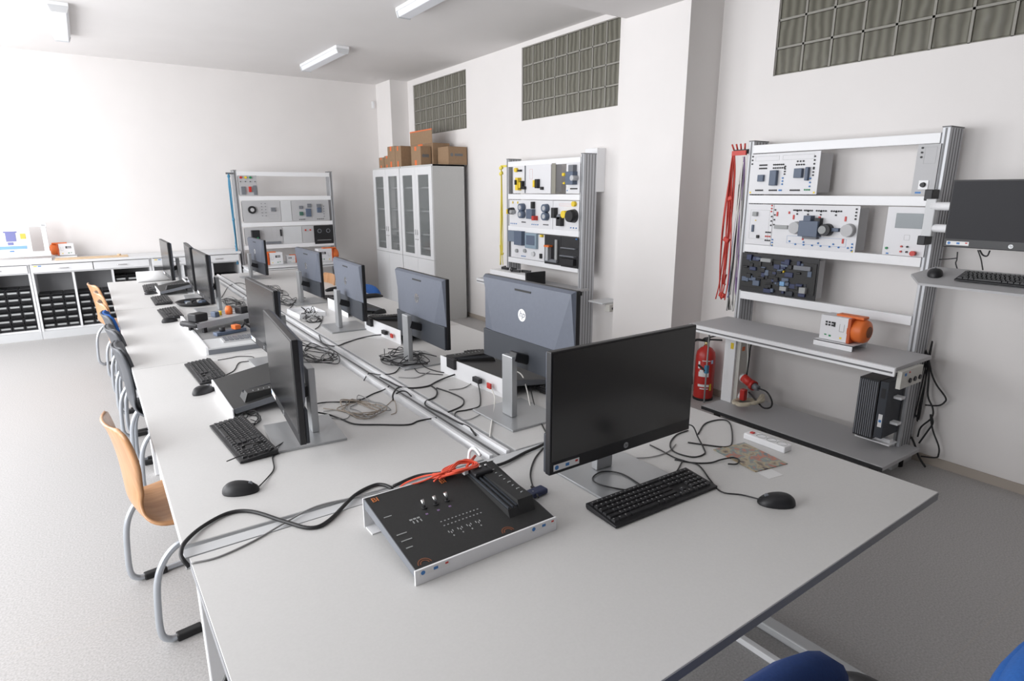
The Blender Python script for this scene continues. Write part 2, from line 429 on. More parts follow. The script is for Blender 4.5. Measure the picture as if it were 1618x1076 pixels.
mons = [
 ('R', 1.450, 1.985, 90+1, .195, 'monitor seen from behind with a bright white round logo, right behind the front monitor', True),
 ('R', 1.465, 3.000, 90-1, .120, 'second monitor from behind in the right row, next after the bright logo one', False),
 ('R', 1.440, 4.060, 90-3, .092, 'third monitor of the right row seen from behind, in front of the blue chair', False),
 ('R', 1.515, 5.240, 90+1, .075, 'fourth monitor of the right row seen from behind, in front of the far rack', False),
 ('R', 1.500, 7.080, 90+2, .055, 'farthest monitor of the right row, left of the orange motors on the far rack', False),
 ('L', .535, 2.300, -95, .080, 'nearest monitor of the left row, its dark screen turned to the wooden chair', None),
 ('L', .715, 3.400, -89.5, .078, 'second monitor of the left row, right behind the nearest left row monitor', None),
 ('L', .690, 5.260, -89.5, .102, 'middle monitor of the left row, third of the row from the camera', None),
 ('L', .700, 6.020, -93, .100, 'narrow looking monitor of the left row, fourth from the camera', None),
 ('L', .615, 7.050, -89, .075, 'farthest monitor of the left row, beside the white paper roll', None)]
for s_, x, y, a, zb, lab, wl_ in mons:
    make_monitor('monitor', lab, (x, y, TZ), R(a), zb, True, white_logo=bool(wl_), W=.618, H=.371)

# ---------------------------------------------------------------- keyboards and mice
def key_rects():
    rows = []; u = .0187; out = []
    y = -.052
    L = [[(1.25, 3), (6, 1), (1.25, 4)], [(2.25, 1), (1, 10), (2.75, 1)], [(1.75, 1), (1, 11), (2.25, 1)], [(1.5, 1), (1, 12), (1.5, 1)], [(1, 13), (2, 1)], [(1, 13), (2, 1)]]
    for j, row in enumerate(L):
        x = -.2115; yy = -.053 + j*.0185 + (.003 if j == 5 else 0)
        for wd, n in row:
            for _ in range(n): out.append((x, x+wd*u, yy, yy+.0185*(.8 if j == 5 else 1))); x += wd*u
        xs = x + .004
        if j in (0,): nav = 3
        elif j == 1: nav = -1
        elif j in (2,): nav = 0
        else: nav = 3
        for k in range(3):
            if nav == 3 or (nav == -1 and k == 1): out.append((xs+k*u, xs+(k+1)*u, yy, yy+.0185*(.8 if j == 5 else 1)))
        xs += 3*u+.004
        for k in range(4):
            out.append((xs+k*u*.98, xs+(k+1)*u*.98, yy, yy+.0185*(.8 if j == 5 else 1)))
    return out
KR = key_rects()
def kz(y): return .013 + (y+.065)/.13*.012
def make_keyboard(label, loc, rz, legends=True, detailed=True):
    t = thing('keyboard', label, 'keyboard', loc, rz)
    MB().prism([(-.066, .002), (-.066, .010), (.066, .022), (.066, .010), (.06, .004)], 'x', -.219, .219).build('keyboard_body', M_black, t, bevel=.002)
    k = MB()
    for x0, x1, y0, y1 in KR:
        z0, z1 = kz((y0+y1)/2)-.004, kz((y0+y1)/2)+.003; g = .0011; i = .003
        v = [(x0+g, y0+g, z0), (x1-g, y0+g, z0), (x1-g, y1-g, z0), (x0+g, y1-g, z0), (x0+g+i*.6, y0+g+i*.6, z1), (x1-g-i*.6, y0+g+i*.6, z1), (x1-g-i*.6, y1-g-i*.6, z1), (x0+g+i*.6, y1-g-i*.6, z1)]
        k.add(v, [(3,2,1,0), (4,5,6,7), (0,1,5,4), (1,2,6,5), (2,3,7,6), (3,0,4,7)])
    ko = k.build('keycaps', M_key, t); ko['kind'] = 'stuff'
    for sx in (-.17, .17): MB().box(sx-.02, sx+.02, .045, .06, 0, .012).build('foot', M_rubber, t)
    if legends:
        cu = []
        rows_ = {4: '1234567890-=', 3: 'QWERTYUIOP', 2: 'ASDFGHJKL', 1: 'ZXCVBNM'}
        L = MB()
        random.seed(3)
        for x0, x1, y0, y1 in KR:
            if x1-x0 > .03: continue
            cx = x0+.006; cy = y1-.0065; z = kz((y0+y1)/2)+.0032
            L.box(cx-.0012, cx+.0018, cy-.0016, cy-.0006, z, z+.0002)
            L.box(cx-.0012, cx-.0004, cy-.0016, cy+.0018, z, z+.0002)
            if random.random() < .6: L.box(cx+.0012, cx+.002, cy-.0016, cy+.0018, z, z+.0002)
            if random.random() < .5: L.box(cx-.0012, cx+.0018, cy+.001, cy+.0018, z, z+.0002)
        lo = L.build('key_legends', M_legend, t); lo['kind'] = 'stuff'
    return t
kb = make_keyboard('black keyboard lying in front of the nearest monitor beside the black mouse', (1.325, 1.150, TZ), R(-1.2))
def kdup(loc, rz, label): return dup(kb, loc, rz, label)
kdup((.375, 2.36, TZ), R(-86), 'black keyboard in front of the nearest left row monitor, on the wooden chair side')
kdup((.405, 3.42, TZ), R(-88), 'black keyboard between the black trainer box and the long grey trainer tray, left row')
kdup((.435, 5.30, TZ), R(-89), 'keyboard with a small blue mouse at its end, beyond the long grey trainer tray')
kdup((.440, 6.00, TZ+.0), R(-90), 'keyboard second from the far end of the left row')
kdup((.430, 6.86, TZ), R(-92), 'keyboard farthest away in the left row, nearest to the white roll')
kdup((1.78, 2.75, TZ), R(92), 'keyboard in the right row glimpsed between the two nearest monitors seen from behind')
kdup((1.72, 4.05, TZ+.0), R(91), 'keyboard with a mouse behind it, past the second monitor seen from behind')
kdup((1.72, 1.98, TZ), R(92), 'dark keyboard in the right row hidden behind the bright logo monitor')
kdup((1.70, 5.15, TZ), R(90), 'keyboard behind the fourth monitor of the right row')

def make_mouse(label, loc, rz, m=None):
    t = thing('mouse', label, 'computer mouse', loc, rz)
    v = []; f = []; NU, NV = 20, 8
    def prof(u): return .031*(1-.16*math.cos(u))       # half width around
    for j in range(NV+1):
        ph = j/NV*PI/2
        for i in range(NU):
            a = 2*PI*i/NU; c, s_ = math.cos(a), math.sin(a)
            y = s_*.056*(math.cos(ph)**.7 if ph < PI/2-1e-6 else 0); x = c*(.0315+.003*abs(s_))*(math.cos(ph)**.7 if ph < PI/2-1e-6 else 0)
            z = .004+.032*math.sin(ph)*(1-.25*(y/.056)-.12*(y/.056)**2)
            v.append((x, y, z))
    for j in range(NV):
        for i in range(NU): f.append((j*NU+i, j*NU+(i+1) % NU, (j+1)*NU+(i+1) % NU, (j+1)*NU+i))
    b = MB().add(v, f, 0, True); b.lathe([(.0, 0), (.031, 0), (.0315, .004)], n=NU)
    # squash the skirt ring to the oval
    n0 = len(v)
    b.v = b.v[:n0] + [(x, y*1.75, z) for x, y, z in b.v[n0:]]
    b.build('mouse_shell', m or M_black, t)
    MB().cyl((-.004, .030, .027), (.004, .030, .027), .0065, n=16).build('scroll_wheel', M_trside, t)
    MB().box(-.0006, .0006, .006, .05, .020, .0215).build('button_seam', M_dark, t)
    return t
ms = make_mouse('black mouse at the right end of the front keyboard on the nearest table', (1.605, .915, TZ), R(48))
dup(ms, (.285, 1.925, TZ), R(-112), 'black mouse below the keyboard of the nearest left row monitor')
dup(ms, (.345, 3.07, TZ), R(-60), 'small mouse between the second left row keyboard and the black trainer box')
dup(ms, (.40, 4.98, TZ), R(-70), 'small bluish mouse at the corner of the long grey trainer tray')
dup(ms, (1.78, 4.40, TZ), R(80), 'black mouse beyond the second right row monitor, before the grey cupboard')
dup(ms, (1.72, 2.32, TZ), R(80), 'black mouse behind the monitor with the bright white logo')
dup(ms, (.40, 6.48, TZ), R(-70), 'tiny mouse near the far keyboards of the left row')

# ---------------------------------------------------------------- trainer boxes (sloping black boards on white bent sheet)
def make_trainer(label, loc, rz, sc=1.0, deep=.32, prints=True, module=True, glossy=None):
    t = thing('trainer_board', label, 'trainer board', loc, rz); t.scale = (sc, 1, 1)
    w = .215; yf = -deep/2; yb = deep/2; zf = .038; zb_ = .088
    def zt(y): return zf + (y-yf)/(yb-yf)*(zb_-zf)
    MB().prism([(yf, zf), (yb, zb_), (yb, zb_-.028), (yf+.01, zf-.022)], 'x', -w, w).build('side_body', M_trside, t)
    MB().prism([(yf+.004, zf+.001), (yb-.002, zb_+.001), (yb-.002, zb_-.004), (yf+.004, zf-.004)], 'x', -w+.002, w-.002).build('top_panel', glossy or M_trblack, t)
    MB().box(-w-.003, w+.003, yf-.003, yf+.003, 0, zf+.002).build('front_lip', M_white, t, bevel=.001)
    MB().box(-w-.003, w+.003, yb-.002, yb+.002, 0, zb_+.002).build('rear_leg', M_white, t)
    MB().prism([(yb-.05, 0), (yb-.05, .003), (yb, .003), (yb, 0)], 'x', -w, w).build('rear_foot', M_white, t)
    if module:
        a, b_ = w-.135, w-.028
        y0, y1 = yf+.055, yb-.01
        m = MB(); m.prism([(y0, zt(y0)), (y1, zt(y1)), (y1, zt(y1)+.012), (y0+.014, zt(y0)+.040)], 'x', a+.055, b_)
        m.prism([(y0, zt(y0)), (y1, zt(y1)), (y1, zt(y1)+.006), (y0+.010, zt(y0)+.022)], 'x', a+.02, a+.055)
        m.build('controller_module', M_trblack, t)
        for q in (0, .014, .028):
            MB().prism([(y0+.012, zt(y0)+.021), (y1-.004, zt(y1)+.005), (y1-.004, zt(y1)+.012), (y0+.012, zt(y0)+.028)], 'x', a+.022+q, a+.026+q).build('module_rib', M_mbackd, t)
        pr = MB()
        for q in range(8):
            y = y0+.04+q*.022; zq = zt(y)+.040-(y-y0-.014)/(y1-y0-.014)*.028; pr.box(b_-.02, b_-.014+.004*(q % 2), y, y+.003, zq-.002, zq+.001)
        pr.build('module_print', M_print, t)
    if prints:
        for q in range(3):
            x = -.085+q*.036; y = .045
            MB().cyl((x, y, zt(y)), (x, y, zt(y)+.004), .008, n=12).build('toggle_nut', M_black, t)
            MB().cyl((x, y, zt(y)+.002), (x-.003, y+.006, zt(y)+.024), .0035, .005, n=10).build('toggle_lever', M_chrome, t)
            MB().box(x-.010, x-.003, y-.030, y-.022, zt(y-.02)-.001, zt(y-.02)+.0004).build('toggle_print', M_purp, t)
        pr = MB()
        random.seed(11)
        def mk(x0, x1, y0, y1):
            pr.prism([(y0, zt(y0)), (y1, zt(y1)), (y1, zt(y1)+.0018), (y0, zt(y0)+.0018)], 'x', x0, x1)
        for y in (-.030, -.048):
            for q in range(11): mk(-.075+q*.0115, -.071+q*.0115, y, y+.003)
        for q in range(4):
            x = -.070+q*.028
            for dx in (-.006, 0, .006): mk(x+dx, x+dx+.002, -.082+abs(dx)*.8, -.075+abs(dx)*.8)
            mk(x-.001, x+.002, -.094, -.090)
        for y, wd in ((.055, .022), (-.025, .028), (-.052, .030), (-.080, .018)): mk(-.20, -.20+wd, y, y+.003)
        for q in range(3): mk(-.145+q*.011, -.137+q*.011, .012, .018); mk(-.140+q*.011, -.137+q*.011, -.002, .008)
        pr.build('panel_print', M_print, t)['kind'] = 'stuff'
        sl = math.atan2(zb_-zf, yb-yf)
        for (x, y) in ((-.190, yb-.022), (.02, yb-.03)):
            text_mesh('orange_letters', 'BI', .026, M_ornt, t, (x, y, zt(y)+.0022), (sl, 0, 0), .0006)
        for (x, y) in ((-.183, yf+.018), (.065, yf+.018)):
            o = MB()
            for k in range(14):
                a0 = PI*k/14; a1 = PI*(k+1)/14
                for rr in (.010, .016):
                    o.add([(x+rr*math.cos(a0), y-.006+rr*math.sin(a0), zt(y-.006+rr*math.sin(a0))+.0016), (x+rr*math.cos(a1), y-.006+rr*math.sin(a1), zt(y-.006+rr*math.sin(a1))+.0016), (x+(rr+.003)*math.cos(a1), y-.006+(rr+.003)*math.sin(a1), zt(y-.006+(rr+.003)*math.sin(a1))+.0016), (x+(rr+.003)*math.cos(a0), y-.006+(rr+.003)*math.sin(a0), zt(y-.006+(rr+.003)*math.sin(a0))+.0016)], [(0,1,2,3)])
            o.build('arc_print', M_brn, t)
        for x in (-.165, .17):
            s = sticker(t, (x, yf-.0032, .030), (R(90), 0, 0), .085, .016)
    return t
make_trainer('black sloping trainer board with three toggle switches on the nearest table', (.748, 1.345, TZ), R(.5))
make_trainer('black trainer box on white feet behind the nearest left row monitor', (.545, 2.88, TZ), R(-90), 1.16, .30, prints=False)
make_trainer('trainer box with white back panel beside the second monitor of the right row', (1.60, 2.46, TZ), R(94), 1.3, .30, prints=False)
make_trainer('trainer box with white back panel beside the third monitor of the right row', (1.64, 3.66, TZ), R(92), 1.25, .30, prints=False)
make_trainer('white edged trainer box beneath the far left row monitors', (.60, 6.52, TZ), R(-90), 1.0, .28, prints=False)
make_trainer('trainer box beside the fourth monitor of the right row', (1.66, 4.60, TZ), R(91), 1.0, .28, prints=False)
# sockets on the white backs of the two nearest right row trainers
for (x, y, nm) in ((1.446, 2.46, 'second'), (1.485, 3.66, 'third')):
    b = thing('plug', 'black mains plug on the white trainer back by the %s right row monitor' % nm, 'plug', (x, y, TZ))
    MB().box(-.022, -.002, .12, .20, .045, .10).build('plug_body', M_black, b, bevel=.004)
    MB().box(-.024, -.002, -.12, -.06, .035, .060).build('connector', M_black, b, bevel=.003)
    MB().box(-.010, -.002, -.20, -.17, .03, .055).build('red_switch', M_red, b)

# long grey trainer tray with a conveyor model
tr = thing('trainer_tray', 'long grey trainer tray with white edge in the middle of the left desk row', 'trainer tray', (.72, 4.36, TZ))
MB().box(-.245, .245, -.56, .56, .028, .038).build('deck', M_grey, tr, bevel=.002)
MB().box(-.255, -.240, -.56, .56, 0, .046).build('front_lip', M_white, tr, bevel=.002)
MB().box(.240, .250, -.56, .56, 0, .046).build('rear_lip', M_white, tr, bevel=.002)
MB().box(-.24, .24, -.56, -.55, 0, .028).build('end_plate', M_trside, tr)
MB().box(-.235, .238, -.30, .55, .038, .041).build('dark_plate', mat('mid_grey_deck', (.26, .26, .26), .5), tr)
gp = MB().box(-.14, .16, -.46, -.34, .038, .046)
gpo = gp.build('button_panel', M_ply, tr)
g2 = MB()
for i in range(10):
    for j in range(4): g2.box(-.13+i*.029, -.13+i*.029+.022, -.452+j*.028, -.452+j*.028+.020, .046, .052)
g2.build('buttons', M_trside, tr)['kind'] = 'stuff'
cv = thing('conveyor_model', 'small grey conveyor model with black rollers standing on the long trainer tray', 'model', (.66, 4.40, TZ+.0415), R(28))
cv.scale = (1.15, 1.35, 1.2)
MB().box(-.20, .16, -.05, .05, .035, .055).build('conveyor_belt', M_ply, cv, bevel=.004)
for s in (-1, 1): MB().box(-.21, .17, s*.055-.006, s*.055+.006, .028, .058).build('side_rail', M_alu, cv)
for x in (-.20, .16): MB().cyl((x, -.06, .045), (x, .06, .045), .016, n=14).build('roller', M_black, cv)
for x in (-.16, .12):
    for s in (-1, 1): MB().box(x-.01, x+.01, s*.05-.008, s*.05+.008, 0, .035).build('leg', M_black, cv)
MB().box(-.19, -.11, -.03, .03, .056, .10).build('drive_block', M_black, cv, bevel=.006)
MB().lathe([(0, 0), (.018, 0), (.020, .03), (.012, .045), (0, .048)], (.07, .02, .056), 16).build('orange_button', M_orange, cv)
MB().cyl((.02, .03, .056), (.02, .03, .08), .008, n=12).build('yellow_cap', M_yel, cv)
MB().box(-.04, -.01, .0, .035, .056, .085).build('sensor_block', M_slate, cv, bevel=.003)
MB().box(.10, .15, -.04, .01, .056, .095).build('sensor_block', M_black, cv, bevel=.004)
gr = thing('gripper_model', 'small black and orange mechanical model lying on the tray in front of the conveyor', 'model', (.66, 4.14, TZ+.0415), R(20))
MB().box(-.10, .10, -.025, .025, 0, .022).build('base_bar', M_slate, gr, bevel=.004)
MB().cyl((-.05, 0, .022), (-.05, 0, .05), .018, n=14).build('pivot', M_black, gr)
MB().box(.02, .06, -.03, .02, .022, .050).build('orange_block', M_orange, gr, bevel=.004)
MB().tube([(.08, 0, .02), (.12, .03, .04), (.13, -.02, .02)], .008).build('arm', M_black, gr)
wt = thing('parts_tray', 'round black dish of small parts near the far end of the left desk row', 'dish', (.66, 5.66, TZ))
MB().lathe([(0, .0), (.12, 0), (.15, .03), (.145, .032), (.115, .006), (0, .006)], n=28).build('dish', M_black, wt)
for i in range(7):
    a = i*.9; MB().obox((.06*math.cos(a), .06*math.sin(a), .02), (.04, .02, .02), Matrix.Rotation(a, 3, 'Z')).build('small_part', [M_slate, M_print, M_black][i % 3], wt)
wb = thing('white_tray', 'shallow white tray holding a coil of black cable before the third right row monitor', 'tray', (1.30, 4.68, TZ), R(3))
MB().box(-.10, .10, -.15, .15, 0, .004).build('tray_floor', M_white, wb)
for q in ((-.10, -.096, -.15, .15), (.096, .10, -.15, .15), (-.10, .10, -.15, -.146), (-.10, .10, .146, .15)): MB().box(q[0], q[1], q[2], q[3], .004, .035).build('tray_wall', M_white, wb)
# white roll + tray at the far end
rl = thing('paper_roll', 'thick white paper roll lying at the far end of the left desk row', 'roll', (.52, 7.42, TZ+.055), R(0))
MB().lathe([(.012, -.17), (.055, -.17), (.055, .17), (.012, .17)], axis='x', n=28).build('roll', M_paper, rl)
MB().lathe([(.0, -.171), (.012, -.171), (.012, .171), (0, .171)], axis='x', n=16).build('core', M_print, rl)
bx = thing('clear_box', 'white translucent box with tangled parts behind the farthest left row monitor', 'box', (.80, 6.62, TZ))
MB().box(-.10, .10, -.14, .14, 0, .004).box(-.10, -.096, -.14, .14, 0, .10).box(.096, .10, -.14, .14, 0, .10).box(-.10, .10, -.14, -.136, 0, .10).box(-.10, .10, .136, .14, 0, .10).build('box_walls', M_white, bx)
MB().box(-.06, .03, -.08, .06, .004, .06).build('contents', M_ply, bx, bevel=.01)

# ---------------------------------------------------------------- things on the nearest table
mg = MB().box(-.075, .075, -.10, .10, 0, .003).build('magazine', M_mag, None, loc=(1.835, 1.165, TZ+.0006), rz=R(-10)); tag(mg, 'colourful glossy magazine lying near the white power strip on the nearest table', 'magazine')
nt_ = MB().box(-.032, .032, -.026, .026, 0, .0005).build('paper_note', M_paper, None, loc=(1.775, 1.045, TZ+.0002), rz=R(-10)); tag(nt_, 'small blank white paper slip beside the magazine', 'paper')
ps = thing('power_strip', 'white power strip with a red switch behind the magazine', 'power strip', (1.985, 1.195, TZ), R(0))
MB().box(-.024, .024, -.085, .085, 0, .024).build('strip_body', M_white, ps, bevel=.004)
for i in range(3):
    y = -.06+i*.042; MB().lathe([(.006, .0235), (.016, .0235), (.018, .0245), (.018, .0255)], (0, y, 0), 16).build('socket', M_print, ps)
MB().box(-.008, .008, .055, .07, .024, .029).build('switch', M_red, ps, bevel=.002)
dg_ = thing('network_adapter', 'dark blue plug-in adapter at the right side of the front trainer board', 'adapter', (1.035, 1.375, TZ), R(4))
MB().box(-.075, .040, -.018, .018, .002, .020).build('adapter_body', M_cableb, dg_, bevel=.005)
MB().box(-.012, -.008, -.004, 0, .020, .0206).build('light', M_print, dg_)
MB().cyl((.015, .018, .012), (.015, .035, .012), .006, .004, n=10).build('strain_relief', M_black, dg_)
# folded white hook behind the trainer board
hk = MB().tube(spline([(.90, 1.545, TZ+.04), (.90, 1.545, TZ+.115), (.91, 1.53, TZ+.135), (.915, 1.50, TZ+.12)], 6), .005).build('cable_hook', M_white, None); tag(hk, 'white hook standing up behind the front trainer board', 'hook')
ld = thing('test_lead_bundle', 'bundle of orange red test leads draped over the back of the front trainer board', 'test leads', (.825, 1.490, TZ+.088))
ld.scale = (.72, .80, .75); ld.rotation_euler.z = R(8)
random.seed(5)
MB().tube(spline([(-.05, .0, 0.02), (-.12, .07, .0), (-.19, .10, -.02), (-.225, .09, -.03), (-.215, .055, -.005), (-.16, .03, .005), (-.09, .01, .02), (0, .01, .02)]), .0035).build('lead', M_lead, ld)
for k in range(7):
    a = random.uniform(-.03, .03); b_ = random.uniform(-.02, .02)
    MB().tube(spline([(-.09+a, .05+b_, -.005), (-.03+a, -.02+b_, .012+k*.003), (.05+a*.5, -.035+b_, .014+k*.003), (.095, .0+b_, .012+k*.002), (.04+a, .03, .02+k*.002), (-.04, .02+b_, .018), (-.10+a, -.01, .012)]), .0038).build('lead', M_lead, ld)
for k in range(3): MB().cyl((.05+.02*k, .0+.01*k, .015), (.11+.015*k, .03+.008*k, .02), .0055, n=8).build('lead_plug', M_lead, ld)
MB().box(-.0, .02, -.045, -.03, .010, .024).build('cable_tie', M_paper, ld)
pg_ = thing('black_plug_block', 'black plug block at the rear of the front trainer board, under the orange leads', 'plug', (.885, 1.455, TZ+.083))
MB().box(-.035, .03, -.03, .02, 0, .022).build('block', M_black, pg_, bevel=.006)
for k in range(2): MB().cyl((.0+.02*k, .0, .022), (.0+.02*k, .0, .028), .004, n=8).build('pin', M_chrome, pg_)
# ---------------------------------------------------------------- chairs (face local +Y)
def shell_mesh(mats_):
    prof = [(.40, .415, .36), (.385, .438, .39), (.34, .452, .41), (.25, .450, .42), (.15, .440, .42), (.07, .435, .40), (.02, .446, .36), (-.010, .475, .29), (-.024, .52, .235), (-.028, .57, .23), (-.030, .62, .265), (-.034, .68, .33), (-.042, .74, .36), (-.054, .795, .355), (-.064, .825, .32), (-.070, .838, .24)]
    pts = spline([(a, b, c) for a, b, c in prof], 3)
    NW = 12; v = []; f = []
    for i, p in enumerate(pts):
        y, z, w = p
        for k in range(NW+1):
            s = k/NW*2-1
            d = pts[min(i+1, len(pts)-1)] - pts[max(i-1, 0)]; n = Vector((d[1], -d[0])); n = n.normalized() if n.length else Vector((0, 1))
            n = Vector((-n[0], -n[1])) if n[1] < 0 and z < .46 else n
            # cup the shell: edges rise from the seat / come forward at the back
            back = max(0, min(1, (z-.46)/.1))
            cup = .022*s*s
            v.append((s*w/2, y + cup*1.4*back, z + cup*.7*(1-back)))
    for i in range(len(pts)-1):
        for k in range(NW): a = i*(NW+1)+k; f.append((a, a+1, a+NW+2, a+NW+1))
    return v, f
SV, SF = shell_mesh(None)
def make_chair(name, label, loc, rz, shellmat, padmat=None, group=None):
    t = thing(name, label, 'chair', loc, rz, group)
    o = MB().add(SV, SF, 0, True).build('seat_shell', shellmat, t)
    sd = o.modifiers.new('thick', 'SOLIDIFY'); sd.thickness = .011; sd.offset = 0
    if padmat:
        v = [(x*.9, y+.016*(1 if z > .46 else 0), z+.012*(1 if z <= .5 else 0)) for x, y, z in SV]
        for nm, sel in (('seat_pad', lambda z: z < .47), ('back_pad', lambda z: z > .60)):
            ff = [q for q in SF if all(sel(v[i][2]) for i in q)]
            used = sorted({i for q in ff for i in q}); ix = {a: b for b, a in enumerate(used)}
            p = MB().add([v[i] for i in used], [tuple(ix[i] for i in q) for q in ff], 0, True).build(nm, padmat, t)
            sd = p.modifiers.new('thick', 'SOLIDIFY'); sd.thickness = .02; sd.offset = 0
    for s in (-1, 1):
        x = s*.255
        pts = [(x*.6, .30, .418), (x*.85, .24, .414), (x, .12, .405), (x, .055, .385), (x, .010, .34), (x, -.018, .27), (x, -.030, .16), (x, -.032, .06), (x, -.012, .022), (x, .03, .014), (x, .2, .014), (x, .40, .014)]
        MB().tube(spline(pts, 5), .0125, 10).build('leg', M_tube, t)
        MB().box(x-.018, x+.018, .015, .105, 0, .028).build('glider', M_rubber, t, bevel=.006)
        MB().box(x-.018, x+.018, .345, .415, 0, .028).build('glider', M_rubber, t, bevel=.006)
    MB().tube([(-.15, .30, .418), (.15, .30, .418)], .0115, 10).build('cross_tube', M_tube, t)
    MB().tube([(-.235, .13, .404), (.235, .13, .404)], .0115, 10).build('cross_tube', M_tube, t)
    return t
def rot_chair(a): return R(a)
make_chair('plywood_chair', 'curved beech plywood chair nearest the camera, beside the left row keyboards', (.015, 2.600, 0), R(-82), M_beech)
make_chair('padded_chair', 'dark grey padded chair nearest behind the front wooden chair', (.085, 3.93, 0), R(-88), M_chgrey, M_chgrey)
make_chair('padded_chair', 'dark grey padded chair just in front of the blue seated chair on the left side', (.07, 4.49, 0), R(-84), M_chgrey, M_chgrey)
make_chair('padded_chair', 'blue padded chair between the dark grey chairs and the far wooden chairs', (.06, 5.05, 0), R(-86), M_chgrey, M_chblue)
make_chair('plywood_chair', 'wooden chair right behind the blue chair on the left side', (.05, 5.61, 0), R(-86), M_beech)
make_chair('plywood_chair', 'wooden chair second from the far end of the left side', (.04, 6.17, 0), R(-84), M_beech)
make_chair('plywood_chair', 'wooden chair farthest away on the left side, turned outward', (.0, 6.76, 0), R(-78), M_beech)
make_chair('plywood_chair', 'wooden chair behind the right row, peeking out right of its second monitor', (1.93, 3.86, 0), R(90), M_beech)
make_chair('plywood_chair', 'wooden chair behind the right row, its edge showing right of the fourth monitor', (1.95, 6.20, 0), R(93), M_beech)

def make_office_chair(label, loc, rz, topz=.86, seatz=.47, arms=True, fab=None, wd=.45):
    fab = fab or M_chblue
    t = thing('swivel_chair', label, 'office chair', loc, rz)
    # backrest: rounded padded panel, curved
    def pad(w, h, th, c, vertical, nm, m):
        N = 28; v = []; f = []
        rings = [(.90, -.5), (1, -.2), (1, .2), (.9, .5), (.55, .62), (0.0, .66)]
        rings = [(0.0, -.5)] + rings
        for (sc, tt) in rings:
            for i in range(N):
                a = 2*PI*i/N; ca, sa = math.cos(a), math.sin(a)
                ex = .55
                u = math.copysign(abs(ca)**ex, ca)*w/2*sc; q = math.copysign(abs(sa)**ex, sa)*h/2*sc
                if vertical: v.append((c[0]+u, c[1]+tt*th - .35*u*u*(-1) , c[2]+q))
                else: v.append((c[0]+u, c[1]+q, c[2]+tt*th))
        for j in range(len(rings)-1):
            for i in range(N): f.append((j*N+i, j*N+(i+1) % N, (j+1)*N+(i+1) % N, (j+1)*N+i))
        MB().add(v, f, 0, True).build(nm, m, t)
    pad(wd, .42, .07, (0, -.21, topz-.21), True, 'backrest', fab)
    pad(.40, .36, .03, (0, -.245, topz-.21), True, 'back_cover', fab)
    pad(.47, .45, .08, (0, .02, seatz), False, 'seat', fab)
    MB().tube(spline([(0, -.26, topz-.30), (0, -.28, .50), (0, -.20, .40), (0, -.05, .39)], 5), .018, 8).build('back_bar', M_black, t)
    MB().cyl((0, 0, .09), (0, 0, .42), .028).build('gas_post', M_black, t)
    for k in range(5):
        a = 2*PI*k/5+.3; c, s = math.cos(a), math.sin(a)
        b = MB(); b.tube([(0, 0, .10), (c*.30, s*.30, .07)], .018, 8); b.build('base_arm', M_black, t)
        MB().cyl((c*.30-s*.02, s*.30+c*.02, .030), (c*.30+s*.02, s*.30-c*.02, .030), .030, n=14).build('castor', M_rubber, t)
    for s in ((-1, 1) if arms else ()):
        MB().tube(spline([(s*.20, .0, .43), (s*.28, .0, .46), (s*.288, .0, .60), (s*.290, -.02, .745)], 5), .014, 8).build('armrest_post', M_black, t)
        MB().tube(spline([(s*.290, -.20, .735), (s*.290, -.14, .757), (s*.290, .05, .757), (s*.290, .12, .74)], 5), .021, 10).build('armrest_pad', M_black, t)
    return t
make_office_chair('blue swivel chair backrest with painted shade, bottom edge in front of the nearest table', (.80, .245, 0), R(180), .870, .47, True, M_chblue_shade, .52)
make_office_chair('brighter blue swivel chair in the bottom right corner of the photo', (1.335, -.0, 0), R(176), .87, .47, False)
make_office_chair('small blue chair backrest in front of the grey cupboard, beyond the right row', (1.90, 5.40, 0), R(90), .81)

